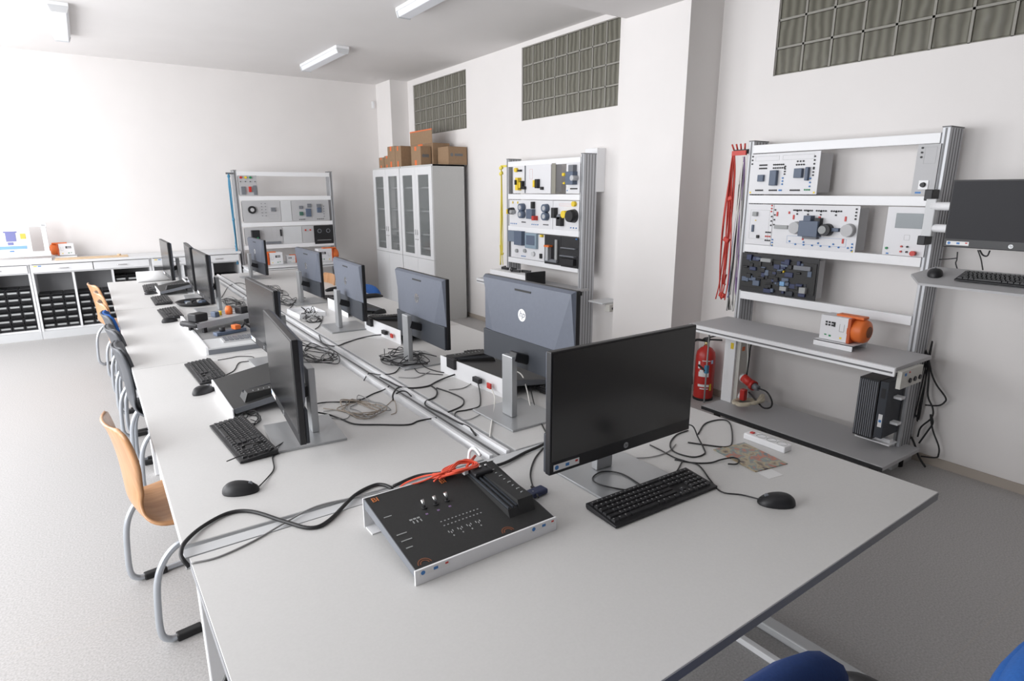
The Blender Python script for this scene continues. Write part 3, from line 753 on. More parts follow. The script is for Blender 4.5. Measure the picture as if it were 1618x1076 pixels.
# ---------------------------------------------------------------- racks (local: width on X, front towards -Y)
def make_rack(label, loc, rz, wd=1.18, rails=(1.945, 1.605, 1.262, .917), H=2.0, up_d=.15, bench_z=.74, bench=(-.70, .72, -.47, .10), shelf=None, floorlegs=True):
    t = thing('equipment_rack', label, 'rack', loc, rz)
    for s in (-1, 1):
        x = s*wd/2; g = MB(); g.box(x-.020, x+.020, -.02, up_d, .0, H)
        u = g.build('upright', M_alu, t, bevel=.002)
        gr_ = MB()
        for k in range(4):
            y = .005 + k*(up_d-.01)/4; gr_.box(x-.0212, x+.0212, y+.006, y+.013, .01, H-.004)
        gr_.box(x-.005, x+.005, -.0212, -.018, .01, H-.004)
        gr_.build('groove', M_alud, u)
        MB().box(x-.022, x+.022, -.022, up_d+.002, H, H+.006).build('end_cap', M_alud, u)
        MB().box(x-.03, x+.03, -.10, up_d+.02, 0, .035).build('foot', M_legg, t, bevel=.004)
    for z in rails:
        MB().box(-wd/2+.02, wd/2-.02, -.028, .012, z-.028, z+.028).build('rail', M_white, t, bevel=.003)
    x0, x1, y0, y1 = bench
    MB().box(x0, x1, y0+.004, y1, bench_z-.022, bench_z).build('bench_top', M_ply if rz else M_grey, t, bevel=.002)
    e = MB(); e.box(x0, x1, y0-.012, y0+.004, bench_z-.050, bench_z-.002); e.build('bench_edge', M_white, t, bevel=.002)
    ge = MB(); ge.box(x0+.01, x1-.01, y0-.0135, y0-.0115, bench_z-.034, bench_z-.024); ge.build('edge_groove', M_alud, t)
    MB().box(x0+.03, x1-.03, y1-.14, y1-.10, bench_z-.09, bench_z-.022).build('rear_beam', M_white, t)
    MB().box(-wd/2-.02, -wd/2+.02, y0+.06, 0, bench_z-.07, bench_z-.022).build('side_arm', M_white, t)
    MB().box(wd/2-.02, wd/2+.02, y0+.06, 0, bench_z-.07, bench_z-.022).build('side_arm', M_white, t)
    if shelf:
        a, b, c, d, z = shelf
        MB().box(a, b, c, d, z-.025, z).build('bottom_shelf', M_ply, t, bevel=.002)
        MB().box(a, b, c-.006, c, z-.026, z-.004).build('shelf_edge', M_black, t)
        for x in (a+.08, b-.08):
            for y in (c+.08, d-.06):
                MB().cyl((x, y, 0), (x, y, z-.025), .025, n=12).build('castor', M_rubber, t)
    return t
RX, RYc = 3.945, 2.115
def RL(x, y, z): # rack-local (facing -X) to world
    return (RX + y, RYc - x, z)
make_rack('tall aluminium equipment rack on the right with white rails and a grey bench', (RX, RYc, 0), R(-90), 1.20, bench=(-.66, .72, -.475, -.04), shelf=(-.56, .70, -.40, .07, .13))
MXc = 5.07
make_rack('equipment rack with yellow leads beside the wall pillar, behind the bright logo monitor', (3.89, MXc, 0), R(-90), 1.24, bench=(-.60, .68, -.44, .05))
make_rack('far equipment rack against the back wall with blue and green leads', (2.30, 8.78, 0), 0, 1.26, rails=(1.89, 1.575, 1.23, .93), H=1.93, up_d=.14, bench_z=.705, bench=(-.66, .74, -.42, .12))
# side leg panels of the far rack bench
far_leg = MB(); far_leg.box(.60, .66, -.38, .0, 0, .655); far_leg.build('leg_panel', M_grey, bpy.data.objects['equipment_rack.002'])
far_leg = MB(); far_leg.box(-.66, -.60, -.38, .0, 0, .655); far_leg.build('leg_panel', M_grey, bpy.data.objects['equipment_rack.002'])

FR = {'R': (RX, RYc, R(-90)), 'M': (3.89, MXc, R(-90)), 'B': (2.30, 8.78, 0)}
def module(label, rack, x0, x1, z0, z1, depth=.10, plate=None, parts=(), name='trainer_module', prot=0):
    """flat training panel hung between two rails; x in rack-local, parts in fractions (u right, v down)"""
    fx, fy, rz = FR[rack]
    M_ = Matrix.Rotation(rz, 4, 'Z'); cx = (x0+x1)/2; c = M_ @ Vector((cx, 0, 0))
    t = thing(name, label, 'module', (fx+c.x, fy+c.y, z0), rz)
    w, h = x1-x0, z1-z0
    MB().box(-w/2, w/2, -.030-prot, -.024-prot, 0, h).build('front_plate', plate or M_panel, t, bevel=.001)
    if depth: MB().box(-w/2+.004, w/2-.004, -.024, depth, .012, h-.012).build('housing', M_ply, t)
    yf = -.030-prot
    for p in parts:
        nm, kind, u, v, a, b, d, m = p
        X = -w/2 + u*w; Z = h - v*h
        if kind == 'b': MB().box(X-a/2, X+a/2, yf-d, yf, Z-b/2, Z+b/2).build(nm, m, t, bevel=min(.003, d*.3))
        elif kind == 'c': MB().cyl((X, yf, Z), (X, yf-d, Z), a/2, b/2, n=18).build(nm, m, t)
        elif kind == 'r':   # row of sockets: a = total width, b = count
            n = int(b); mb = MB()
            for i in range(n):
                xx = X - a/2 + (a*i/(n-1) if n > 1 else 0); mb.cyl((xx, yf, Z), (xx, yf-d, Z), .0055, n=8)
            mb.build(nm, m, t)
        elif kind == 'k':   # column of sockets: a = total height
            n = int(b); mb = MB()
            for i in range(n):
                zz = Z - a/2 + (a*i/(n-1) if n > 1 else 0); mb.cyl((X, yf, zz), (X, yf-d, zz), .0055, n=8)
            mb.build(nm, m, t)
        elif kind == 'l':   # printed lines frame
            mb = MB(); q = .0012
            mb.box(X-a/2, X+a/2, yf-.0006, yf, Z+b/2-q, Z+b/2).box(X-a/2, X+a/2, yf-.0006, yf, Z-b/2, Z-b/2+q).box(X-a/2, X-a/2+q, yf-.0006, yf, Z-b/2, Z+b/2).box(X+a/2-q, X+a/2, yf-.0006, yf, Z-b/2, Z+b/2)
            mb.build(nm, m, t)
    return t
B_, S_ = M_black, M_slate
# ---- right rack
module('white module with dark terminal blocks, top left of the right rack', 'R', -.585, -.085, 1.640, 1.912, .13, parts=[
    ('terminal_block', 'b', .19, .60, .045, .045, .02, S_), ('terminal_block', 'b', .39, .60, .05, .10, .03, S_), ('terminal_block', 'b', .745, .50, .055, .06, .03, S_), ('terminal_block', 'b', .86, .52, .022, .085, .025, S_),
    ('socket_row', 'r', .20, .28, .05, 5, .006, B_), ('socket_row', 'r', .20, .36, .05, 5, .006, B_), ('socket_row', 'r', .43, .28, .07, 6, .006, B_), ('socket_row', 'r', .44, .36, .08, 6, .006, B_), ('socket_row', 'r', .74, .30, .05, 4, .006, B_), ('socket_row', 'r', .74, .22, .04, 3, .006, B_),
    ('socket_row', 'r', .17, .90, .05, 5, .006, B_), ('socket_row', 'r', .38, .90, .05, 5, .006, B_), ('socket_row', 'r', .70, .90, .06, 6, .006, B_), ('socket_row', 'r', .49, .90, .012, 2, .006, M_bluep), ('socket_row', 'r', .87, .89, .03, 3, .006, M_green),
    ('socket_column', 'k', .53, .42, .05, 4, .006, B_), ('socket_column', 'k', .51, .68, .04, 3, .006, M_bluep), ('socket_column', 'k', .93, .25, .07, 4, .006, B_), ('socket_column', 'k', .93, .48, .04, 3, .006, B_), ('socket_column', 'k', .90, .72, .05, 3, .006, M_bluep), ('socket_column', 'k', .025, .15, .05, 3, .006, B_),
    ('printed_diagram', 'l', .25, .12, .18, .03, 0, M_print), ('printed_diagram', 'l', .70, .12, .22, .03, 0, M_print), ('warning_mark', 'b', .965, .955, .012, .012, .001, M_yel), ('warning_mark', 'b', .03, .955, .012, .012, .001, M_yel)])
module('narrow white module with a key switch at the top right of the right rack', 'R', .475, .590, 1.640, 1.915, .06, M_ply, parts=[
    ('socket_column', 'k', .22, .16, .05, 3, .006, B_), ('printed_diagram', 'l', .6, .22, .06, .09, 0, M_print), ('switch_plate', 'b', .50, .80, .05, .05, .004, M_white), ('key_switch', 'c', .50, .80, .03, .024, .02, B_), ('blue_sticker', 'b', .3, .955, .03, .01, .001, M_bluep)])
module('white pale module with few small parts, second row left of the right rack', 'R', -.575, -.375, 1.292, 1.572, .09, parts=[
    ('relay', 'b', .33, .24, .035, .03, .02, M_print), ('relay', 'b', .27, .60, .015, .05, .012, S_), ('relay', 'b', .5, .80, .02, .022, .012, B_), ('printed_diagram', 'l', .5, .5, .15, .20, 0, M_print), ('yellow_lamp', 'c', .35, .40, .008, .008, .006, M_yel),
    ('socket_column', 'k', .93, .10, .04, 3, .006, M_red), ('socket_column', 'k', .96, .40, .06, 3, .006, B_), ('socket_row', 'r', .88, .68, .03, 3, .006, B_), ('socket_row', 'r', .88, .78, .03, 3, .006, M_red), ('socket_row', 'r', .88, .88, .03, 3, .006, B_)])
md_ = module('wide white module with a dark turbine like assembly in the middle of the right rack', 'R', -.372, .205, 1.285, 1.572, .09, parts=[
    ('grey_disc', 'c', .31, .52, .085, .075, .04, M_ply), ('grey_disc', 'c', .915, .52, .085, .075, .04, M_ply), ('motor_block', 'b', .50, .52, .13, .10, .06, S_), ('motor_block', 'b', .47, .35, .05, .07, .05, S_), ('motor_block', 'b', .58, .38, .04, .06, .04, B_), ('motor_block', 'b', .50, .68, .10, .04, .03, M_trside),
    ('black_ring', 'c', .68, .53, .08, .075, .05, B_), ('silver_core', 'c', .66, .53, .05, .05, .055, M_print), ('shaft', 'b', .77, .52, .06, .022, .03, S_), ('switch', 'b', .12, .52, .10, .025, .015, M_print), ('shaft', 'b', .38, .52, .10, .03, .03, S_),
    ('socket_column', 'k', .02, .30, .10, 4, .006, B_), ('socket_row', 'r', .30, .12, .05, 5, .006, B_), ('socket_row', 'r', .43, .12, .05, 5, .006, B_), ('socket_row', 'r', .58, .12, .06, 5, .006, B_), ('socket_row', 'r', .75, .12, .06, 5, .006, B_), ('socket_column', 'k', .30, .17, .02, 2, .006, B_), ('socket_column', 'k', .43, .17, .02, 2, .006, B_), ('socket_column', 'k', .58, .17, .02, 2, .006, B_), ('socket_column', 'k', .75, .17, .02, 2, .006, B_), ('socket_column', 'k', .965, .17, .06, 4, .006, B_),
    ('red_mark', 'b', .26, .28, .012, .03, .004, M_red), ('red_mark', 'b', .57, .28, .016, .02, .004, M_red), ('red_mark', 'b', .86, .28, .012, .03, .004, M_red), ('red_mark', 'b', .40, .75, .012, .025, .004, M_red), ('red_mark', 'b', .86, .76, .012, .03, .004, M_red), ('red_mark', 'b', .20, .18, .012, .016, .004, M_red), ('red_mark', 'b', .05, .22, .012, .03, .004, M_red),
    ('socket_row', 'r', .62, .90, .35, 7, .006, M_bluep), ('socket_row', 'r', .50, .84, .30, 4, .006, M_bluep), ('socket_column', 'k', .02, .90, .04, 3, .006, M_bluep), ('socket_column', 'k', .965, .88, .04, 3, .006, M_bluep), ('printed_diagram', 'l', .55, .80, .40, .05, 0, M_bluep), ('warning_mark', 'b', .02, .965, .012, .012, .001, M_yel), ('warning_mark', 'b', .97, .965, .012, .012, .001, M_yel)])
module('white module with a grey display and red button at the right of the right rack', 'R', .365, .590, 1.292, 1.572, .07, parts=[
    ('display', 'b', .55, .28, .145, .085, .004, M_lcd), ('touch_key', 'l', .55, .62, .03, .03, 0, M_print), ('socket_column', 'k', .46, .86, .03, 2, .01, M_red), ('socket_column', 'k', .60, .86, .03, 2, .01, B_), ('emergency_button', 'c', .78, .93, .024, .03, .03, M_red), ('round_lamp', 'c', .10, .86, .014, .014, .008, M_green), ('blue_mark', 'b', .13, .97, .014, .008, .002, M_bluep)])
random.seed(21)
prt = [('navy_board', 'b', .5, .5, .56, .21, .006, M_trblack)]
for i in range(64):
    prt.append(('component', 'b', random.uniform(.05, .93), random.uniform(.08, .92), random.uniform(.015, .06), random.uniform(.01, .04), random.uniform(.010, .022), random.choice([S_, B_, B_, M_cableb, M_mbackd, M_cableb, S_])))
prt += [('white_relay', 'b', .36, .14, .08, .025, .03, M_print), ('white_relay', 'b', .62, .80, .05, .03, .03, M_print), ('white_relay', 'b', .86, .78, .045, .04, .03, M_print), ('blue_display', 'b', .60, .68, .035, .03, .028, M_posterblue), ('display', 'b', .82, .25, .12, .03, .02, M_trside), ('yellow_dot', 'b', .60, .38, .01, .014, .024, M_yel)]
module('black control board crowded with dark components, lower left of the right rack', 'R', -.590, -.010, .952, 1.228, .05, M_black, parts=prt, name='control_board')

# ---- middle rack (x: -.6 far/left ... .6 near/right)
module('white module with yellow switches, top left of the yellow lead rack', 'M', -.50, .16, 1.640, 1.925, 0, parts=[
    ('rotary_switch', 'b', .20, .66, .05, .13, .05, M_yel), ('rotary_handle', 'b', .20, .60, .02, .05, .07, B_), ('rotary_switch', 'b', .30, .70, .035, .085, .04, B_), ('yellow_face', 'b', .28, .70, .03, .06, .05, M_yel), ('rotary_switch', 'b', .70, .66, .04, .09, .04, B_), ('yellow_face', 'b', .66, .66, .03, .07, .05, M_yel), ('yellow_knob', 'c', .12, .15, .045, .045, .03, M_yel), ('bracket', 'b', .22, .18, .05, .02, .03, B_),
    ('divider', 'b', .35, .5, .008, .28, .012, M_trside), ('red_print', 'l', .50, .32, .05, .10, 0, M_red), ('lever', 'b', .36, .80, .02, .03, .04, B_), ('lever', 'b', .80, .82, .04, .03, .02, B_)])
module('narrow grey cover plate at the top of the yellow lead rack', 'M', .17, .235, 1.640, 1.930, .05, mat('warm_grey_cover', (.27, .26, .22), .6), name='cover_plate')
module('module with dark blue lathe like block at the top right of the yellow lead rack', 'M', .40, .60, 1.640, 1.925, .03, parts=[
    ('machine_block', 'b', .55, .50, .11, .12, .06, S_), ('machine_head', 'b', .60, .20, .07, .07, .05, M_trside), ('yellow_knob', 'c', .16, .38, .03, .03, .07, M_yel), ('yellow_knob', 'c', .16, .66, .03, .02, .06, M_yel), ('black_slot', 'b', .6, .84, .10, .012, .01, B_), ('silver_disc', 'c', .8, .5, .05, .05, .07, M_alu), ('blue_mark', 'b', .1, .90, .01, .012, .003, M_bluep)])
module('long white module with round dark meters, second row of the yellow lead rack', 'M', -.575, .20, 1.290, 1.572, .04, parts=[
    ('meter', 'c', .10, .42, .075, .07, .05, B_), ('meter_face', 'c', .14, .45, .045, .04, .06, M_alus), ('yellow_cap', 'b', .01, .45, .02, .05, .04, M_yel), ('meter', 'c', .35, .27, .085, .08, .05, S_), ('meter_face', 'c', .35, .27, .045, .045, .055, M_alu), ('meter', 'c', .35, .53, .085, .08, .05, S_), ('meter_face', 'c', .35, .53, .045, .045, .055, M_alu),
    ('drive', 'b', .56, .50, .10, .10, .05, S_), ('drive_top', 'b', .60, .18, .03, .07, .04, B_), ('red_part', 'b', .66, .64, .035, .045, .06, M_red), ('meter', 'c', .88, .27, .085, .08, .05, S_), ('meter_face', 'c', .89, .27, .045, .045, .055, M_alu), ('meter', 'c', .88, .56, .085, .08, .05, S_), ('meter_face', 'c', .89, .56, .045, .045, .055, M_alu),
    ('yellow_dot', 'b', .10, .1, .012, .025, .01, M_yel), ('yellow_dot', 'b', .22, .1, .012, .025, .01, M_yel), ('socket_row', 'r', .12, .90, .10, 4, .008, M_bluep), ('socket_row', 'r', .36, .82, .06, 4, .008, B_), ('socket_row', 'r', .62, .88, .10, 4, .008, M_bluep), ('socket_row', 'r', .86, .86, .07, 4, .008, B_)])
module('module with black levers and yellow wheel, second row right of the yellow lead rack', 'M', .205, .60, 1.290, 1.572, .04, parts=[
    ('lever_block', 'b', .13, .42, .05, .10, .05, B_), ('lever_block', 'b', .36, .70, .07, .09, .05, B_), ('lever_top', 'c', .36, .54, .05, .05, .05, M_trside), ('black_wheel', 'c', .82, .50, .13, .11, .07, B_), ('yellow_wheel', 'c', .60, .45, .07, .07, .07, M_yel), ('yellow_lamp', 'c', .85, .10, .05, .05, .03, M_yel), ('red_line', 'l', .50, .14, .2, .02, 0, M_orange), ('socket_row', 'r', .82, .90, .08, 3, .01, M_bluep)])
module('white module with two grey blue screens, third row left of the yellow lead rack', 'M', -.54, .07, .950, 1.225, .04, parts=[
    ('screen_housing', 'b', .08, .15, .14, .12, .03, mat('soft_blue_grey', (.16, .20, .26), .5)), ('screen_housing', 'b', .32, .20, .14, .15, .05, S_), ('touch_screen', 'b', .66, .26, .20, .16, .03, mat('pale_steel_blue', (.25, .33, .40), .4)), ('screen_glass', 'b', .66, .24, .15, .10, .033, M_slate), ('dial', 'c', .20, .72, .04, .04, .02, M_print), ('dial', 'c', .45, .68, .04, .04, .02, M_print), ('dial', 'c', .70, .76, .05, .05, .02, M_grey), ('socket_row', 'r', .40, .90, .06, 3, .01, M_bluep), ('hook', 'b', .92, .80, .03, .05, .02, B_), ('yellow_dot', 'b', .95, .04, .03, .025, .03, M_yel)])
module('black module with a silver tube and orange ring, third row of the yellow lead rack', 'M', .072, .335, .935, 1.225, .04, B_, parts=[
    ('silver_tube_part', 'b', .36, .62, .04, .14, .05, M_alu), ('orange_ring', 'b', .36, .36, .08, .02, .055, M_orange), ('white_strip', 'b', .78, .50, .035, .22, .02, M_print), ('black_relief', 'b', .5, .86, .2, .03, .03, M_trside)])
module('black module with dark shelves, third row right of the yellow lead rack', 'M', .338, .605, .930, 1.225, .04, B_, parts=[
    ('dark_ridge', 'b', .5, .36, .22, .012, .03, M_trside), ('dark_ridge', 'b', .5, .62, .22, .012, .04, M_trside), ('dark_box', 'b', .5, .80, .2, .06, .04, M_bezel), ('blue_mark', 'b', .9, .04, .02, .012, .01, M_bluep)])
tray_ = thing('tool_tray', 'white tray of black tools on the bench of the yellow lead rack', 'tray', (3.66, 5.22, .765), R(-90))
MB().box(-.33, .33, -.12, .12, 0, .10).build('tray_box', M_white, tray_, bevel=.004)
for k in range(7): MB().obox((-.26+k*.08, random.uniform(-.05, .05), .115), (.10, .02, .025), Matrix.Rotation(random.uniform(-1, 1), 3, 'Z')).build('tool', B_, tray_)
tray_.location.z = .741
MB().box(.325, .345, -.12, .12, 0, .13).build('black_end', B_, tray_)

# ---- far rack
module('module with small coloured buttons at the top left of the far rack', 'B', -.60, -.37, 1.608, 1.868, .03, M_ply, parts=[
    ('push_button', 'c', .15, .10, .03, .03, .02, M_red), ('push_button', 'c', .40, .10, .03, .03, .02, M_yel), ('push_button', 'c', .66, .10, .03, .03, .02, M_green), ('socket_row', 'r', .5, .30, .18, 4, .015, B_), ('red_lever', 'b', .58, .68, .03, .07, .03, M_red), ('terminal_block', 'b', .22, .74, .05, .10, .02, M_trside), ('terminal_block', 'b', .85, .72, .04, .12, .02, M_trside)])
module('pale module with a black ring, second row left of the far rack', 'B', -.585, -.10, 1.262, 1.545, .03, M_ply, parts=[
    ('black_ring', 'c', .24, .42, .10, .10, .03, B_), ('ring_centre', 'c', .24, .42, .05, .05, .032, M_ply), ('socket_column', 'k', .50, .42, .16, 5, .01, M_trside), ('socket_column', 'k', .60, .42, .16, 5, .01, M_trside), ('relay', 'b', .80, .42, .06, .05, .02, M_trside), ('printed_diagram', 'l', .8, .75, .12, .06, 0, M_print)])
module('pale blank module in the middle of the second row of the far rack', 'B', -.095, .045, 1.262, 1.545, .03, M_grey)
module('pale module with blue green blocks, second row right of the far rack', 'B', .05, .57, 1.262, 1.545, .03, M_ply, parts=[
    ('terminal_block', 'b', .24, .64, .05, .05, .02, mat('dull_green', (.05, .13, .10), .5)), ('terminal_block', 'b', .24, .34, .05, .04, .02, M_trside), ('terminal_block', 'b', .43, .60, .07, .11, .02, S_), ('terminal_block', 'b', .46, .26, .05, .05, .02, M_trside), ('terminal_block', 'b', .72, .48, .06, .07, .02, S_), ('terminal_block', 'b', .72, .26, .06, .04, .02, M_trside), ('socket_row', 'r', .25, .92, .07, 4, .01, B_), ('socket_row', 'r', .74, .92, .08, 4, .01, B_), ('socket_column', 'k', .85, .55, .14, 5, .01, M_trside)])
module('pale module with a black dial box, third row left of the far rack', 'B', -.585, -.10, .960, 1.195, .03, M_ply, parts=[
    ('dial_box', 'b', .26, .45, .10, .14, .06, B_), ('green_mark', 'c', .30, .58, .02, .02, .065, M_green), ('printed_line', 'l', .60, .35, .10, .14, 0, M_print), ('printed_line', 'l', .78, .35, .06, .14, 0, M_print), ('black_slot', 'b', .95, .35, .02, .09, .02, B_), ('terminal_row', 'b', .72, .90, .20, .03, .02, M_trside)])
module('pale blank module in the third row of the far rack', 'B', -.095, .16, .960, 1.195, .03, M_grey)
module('narrow pale module beside the black board of the far rack', 'B', .165, .33, .960, 1.195, .03, M_ply, parts=[('small_mark', 'b', .3, .25, .02, .02, .01, M_red), ('small_mark', 'b', .7, .25, .02, .02, .01, M_red)])
module('black square board in the third row right of the far rack', 'B', .335, .605, .935, 1.195, .03, B_, parts=[('ring_print', 'c', .28, .3, .06, .06, .003, M_trside), ('ring_print', 'c', .74, .3, .06, .06, .003, M_trside), ('ring_centre', 'c', .28, .3, .04, .04, .004, B_), ('ring_centre', 'c', .74, .3, .04, .04, .004, B_), ('print_row', 'b', .5, .8, .2, .008, .002, M_print)])

# ---------------------------------------------------------------- orange motors on control boxes (front panel faces local -Y, motor on +X side)
def make_motor(label, loc, rz, sc=1.0, flip=1, stand=True):
    t = thing('motor_unit', label, 'electric motor', loc, rz); t.scale = (sc, sc, sc); f = flip; b = .045 if stand else 0
    if stand:
        MB().box(-.13, .13, -.10, .10, .034, .042).box(-.13, .13, -.10, -.094, 0, .04).box(-.13, .13, .094, .10, 0, .04).build('stand', M_white, t)
    MB().box(-.11, .075, -.075, .06, b, b+.165).build('control_box', M_panel, t, bevel=.003)
    q = MB()
    for i in range(3):
        for j in range(2): q.box(-.075+i*.02, -.061+i*.02, -.077, -.074, b+.115-j*.018, b+.127-j*.018)
    q.box(-.020, -.008, -.077, -.074, b+.095, b+.127); q.build('sockets', B_, t)
    MB().box(-.075, -.060, -.0765, -.074, b+.03, b+.038).box(-.045, -.030, -.0765, -.074, b+.024, b+.036).build('green_lamps', M_green, t)
    MB().box(.028, .042, -.0765, -.074, b+.02, b+.032).build('yellow_mark', M_yel, t)
    pr = MB(); pr.box(.02, .022, -.0762, -.074, b+.07, b+.12).box(.05, .052, -.0762, -.074, b+.07, b+.12).box(.022, .05, -.0762, -.074, b+.068, b+.071).build('printed_symbol', M_print, t)
    MB().lathe([(0, .070), (.078, .070), (.078, .15), (.070, .165), (.052, .172), (.050, .176), (.0, .176)], (f*0, 0, b+.082), 28, axis='x').build('motor_body', M_orange, t)
    MB().lathe([(.0, .1765), (.038, .1765), (.036, .180), (0, .180)], (0, 0, b+.082), 20, axis='x').build('fan_grille', M_brn, t)
    MB().box(-.03, .15, -.035, .035, b+.160, b+.178).build('terminal_cover', M_orange, t, bevel=.004)
    MB().box(.073, .095, -.080, .066, b, b+.165).build('end_flange', mat('deep_orange', (.50, .09, .02), .5), t, bevel=.004)
    return t
make_motor('orange motor with white control box on a white stand, right rack bench', (3.690, 1.815, .741), R(-90), .90)
m2 = make_motor('orange motor at the left end of the far rack bench', (2.02, 8.62, .706), 0, .95, stand=False); m2.scale = (-.95, .95, .95)
make_motor('small orange motor seen between the two far right row monitors', (2.26, 8.66, .706), 0, .62, stand=False)
m3 = make_motor('orange topped motor behind the fourth right row monitor, on the far rack bench', (2.72, 8.62, .706), 0, 1.05, stand=False)
m4 = make_motor('small motor unit with orange end on the back counter beside the tilted training board', (-.255, 8.97, .915), R(0), .82, stand=True); m4.scale = (-.82, .82, .82)
# ---------------------------------------------------------------- tall cupboards with glazed doors (front towards -X)
def make_cupboard(label, y0, y1, xf=3.615, H=1.99):
    w = y1-y0; t = thing('cupboard', label, 'cupboard', (xf, (y0+y1)/2, 0), R(-90))
    D = .46; h = w/2
    for sx, nm in ((-1, 'side_panel'), (1, 'side_panel')): MB().box(sx*h-(.018 if sx > 0 else 0), sx*h+(.018 if sx < 0 else 0), .0, D, .0, H).build(nm, M_cabgrey, t, bevel=.001)
    MB().box(-h, h, -.005, D+.002, H-.02, H).build('top_panel', M_cabgrey, t)
    MB().box(-h, h, D-.01, D, 0, H-.02).build('back_panel', M_inside, t)
    MB().box(-h+.018, h-.018, .02, D-.01, .06, .08).build('base_panel', M_cabgrey, t)
    MB().box(-h+.018, h-.018, .03, .045, 0, .06).build('plinth', M_alud, t)
    for z in (1.70, 1.40, 1.10, .92, .80): MB().box(-h+.018, h-.018, .03, D-.01, z, z+.018).build('shelf', M_cabwhite, t)
    for s in (-1, 1):
        d = thing_child('door', t)
        x0, x1 = (s*.002, s*(h-.002)); x0, x1 = min(x0, x1), max(x0, x1)
        z0, z1 = .80, H-.022; fw = .085
        fr = MB(); fr.box(x0, x0+fw, -.02, 0, z0, z1).box(x1-fw, x1, -.02, 0, z0, z1).box(x0+fw, x1-fw, -.02, 0, z1-.10, z1).box(x0+fw, x1-fw, -.02, 0, z0, z0+.045)
        o = fr.build('door', M_cabwhite, t, bevel=.001)
        MB().box(x0+fw, x1-fw, -.013, -.009, z0+.045, z1-.10).build('pane', M_glassd, o)
        hx = -.022*s*-1
        MB().box(s*.030-.006, s*.030+.006, -.034, -.020, 1.10, 1.17).build('handle', M_chrome, o, bevel=.003)
        MB().cyl((s*.030, -.020, 1.04), (s*.030, -.026, 1.04), .009, n=12).build('lock', M_chrome, o)
        o2 = MB().box(x0, x1, -.02, 0, .075, z0-.004).build('lower_door', M_cabwhite, t, bevel=.001)
    return t
def thing_child(n, p): return None
make_cupboard('grey cupboard with glazed doors farther from the camera, next to the back wall', 7.915, 8.85)
make_cupboard('grey cupboard with glazed doors nearer to the camera, its grey side in view', 6.965, 7.900)
# contents
cont = [('white box', M_paper, 8.15, .10, 1.118, .10, .09, 'small white box on a lower shelf behind the glass of the farther cupboard'),
        ('brown box', M_card, 8.12, .14, .938, .20, .11, 'brown box on the low shelf of the farther cupboard'),
        ('black case', M_black, 7.14, .15, 1.118, .24, .10, 'dark case on the middle shelf of the nearer cupboard'),
        ('red box', M_tape, 7.16, .05, 1.418, .06, .20, 'narrow orange box standing in the nearer cupboard'),
        ('white box', M_paper, 7.20, .16, .938, .18, .14, 'white box on the low shelf of the nearer cupboard'),
        ('black case', M_trside, 7.16, .20, 1.718, .20, .08, 'grey case on the top shelf of the nearer cupboard'),
        ('paper stack', M_paper, 8.60, .18, .938, .16, .08, 'white stack of paper low in the farther cupboard, by the back wall'),
        ('folder', M_print, 7.66, .18, .938, .16, .16, 'light grey folder box low in the nearer cupboard')]
for nm, m, y, w, z, d, hh, lab in cont:
    o = MB().box(-w/2, w/2, 0, d, 0, hh).build(nm.replace(' ', '_'), m, None, bevel=.004, loc=(3.70, y, z+.0005), rz=R(-90)); tag(o, lab, 'box' if 'folder' not in nm else 'folder')

# cardboard boxes on top (front towards -X)
def cbox(label, y0, y1, x0, x1, h, flap=False, z=1.9905, tapes=True, logo=False):
    t = thing('cardboard_box', label, 'cardboard box', ((x0+x1)/2, (y0+y1)/2, z), R(-90))
    w, d = (y1-y0)/2, (x1-x0)/2
    MB().box(-w, w, -d, d, 0, h).build('box_body', M_card, t, bevel=.004)
    if tapes:
        MB().box(-w*.3, w*.12, -d-.001, -d+.001, h*.0, h*.28).build('tape', M_tape, t)
        MB().box(-w*.3, w*.12, -d-.001, -d+.001, h*.78, h).build('tape', M_tape, t)
    if logo:
        lg = MB(); lg.cyl((w+.0006, -d*.45, h*.5), (w-.002, -d*.45, h*.5), .022, n=14); lg.box(w-.001, w+.0008, -d*.2, d*.55, h*.42, h*.58)
        lg.build('printed_logo', M_alud, t)
    if flap:
        MB().obox((0, d+.0, h+.09), (2*w, .005, .18), Matrix.Rotation(R(-8), 3, 'X')).build('open_flap', M_card, t)
        MB().box(-w, w, d-.018, d-.010, h+.168, h+.18).build('flap_tape', M_tape, t)
    return t
cbox('small low cardboard box at the far end of the cupboard tops', 8.66, 8.84, 3.70, 4.0, .155)
cbox('low cardboard box second from the wall on the cupboard tops', 8.44, 8.64, 3.70, 3.95, .17)
cbox('tall cardboard box third from the wall on the cupboard tops', 8.17, 8.42, 3.66, 3.95, .285)
cbox('tall cardboard box fourth from the wall on the cupboard tops', 7.97, 8.16, 3.66, 3.95, .275)
cbox('large open cardboard box with a raised brown flap and orange edge', 7.30, 7.95, 3.80, 4.05, .28, False)
fl = bpy.data.objects['cardboard_box.004']
MB().box(-.32, .32, -.13, -.125, .28, .45).build('open_flap', M_card, fl); MB().box(-.32, .32, -.132, -.124, .44, .455).build('flap_tape', M_tape, fl)
cbox('cardboard box with a printed dark logo nearest the camera on the cupboard tops', 7.33, 7.60, 3.64, 3.79, .235, logo=True)
tb = bpy.data.objects['cardboard_box.005']
MBx = thing('cardboard_box', 'long cardboard box lying in front, printed logo on its side, cupboard tops', 'cardboard box', (3.98, 7.12, 1.9905), 0)
MB().box(-.13, .14, -.14, .14, 0, .22).build('box_body', M_card, MBx, bevel=.004)
lg = MB(); lg.cyl((-.08, -.1402, .12), (-.08, -.138, .12), .022, n=14); lg.box(-.04, .08, -.1402, -.138, .105, .135); lg.build('printed_logo', M_alud, MBx)

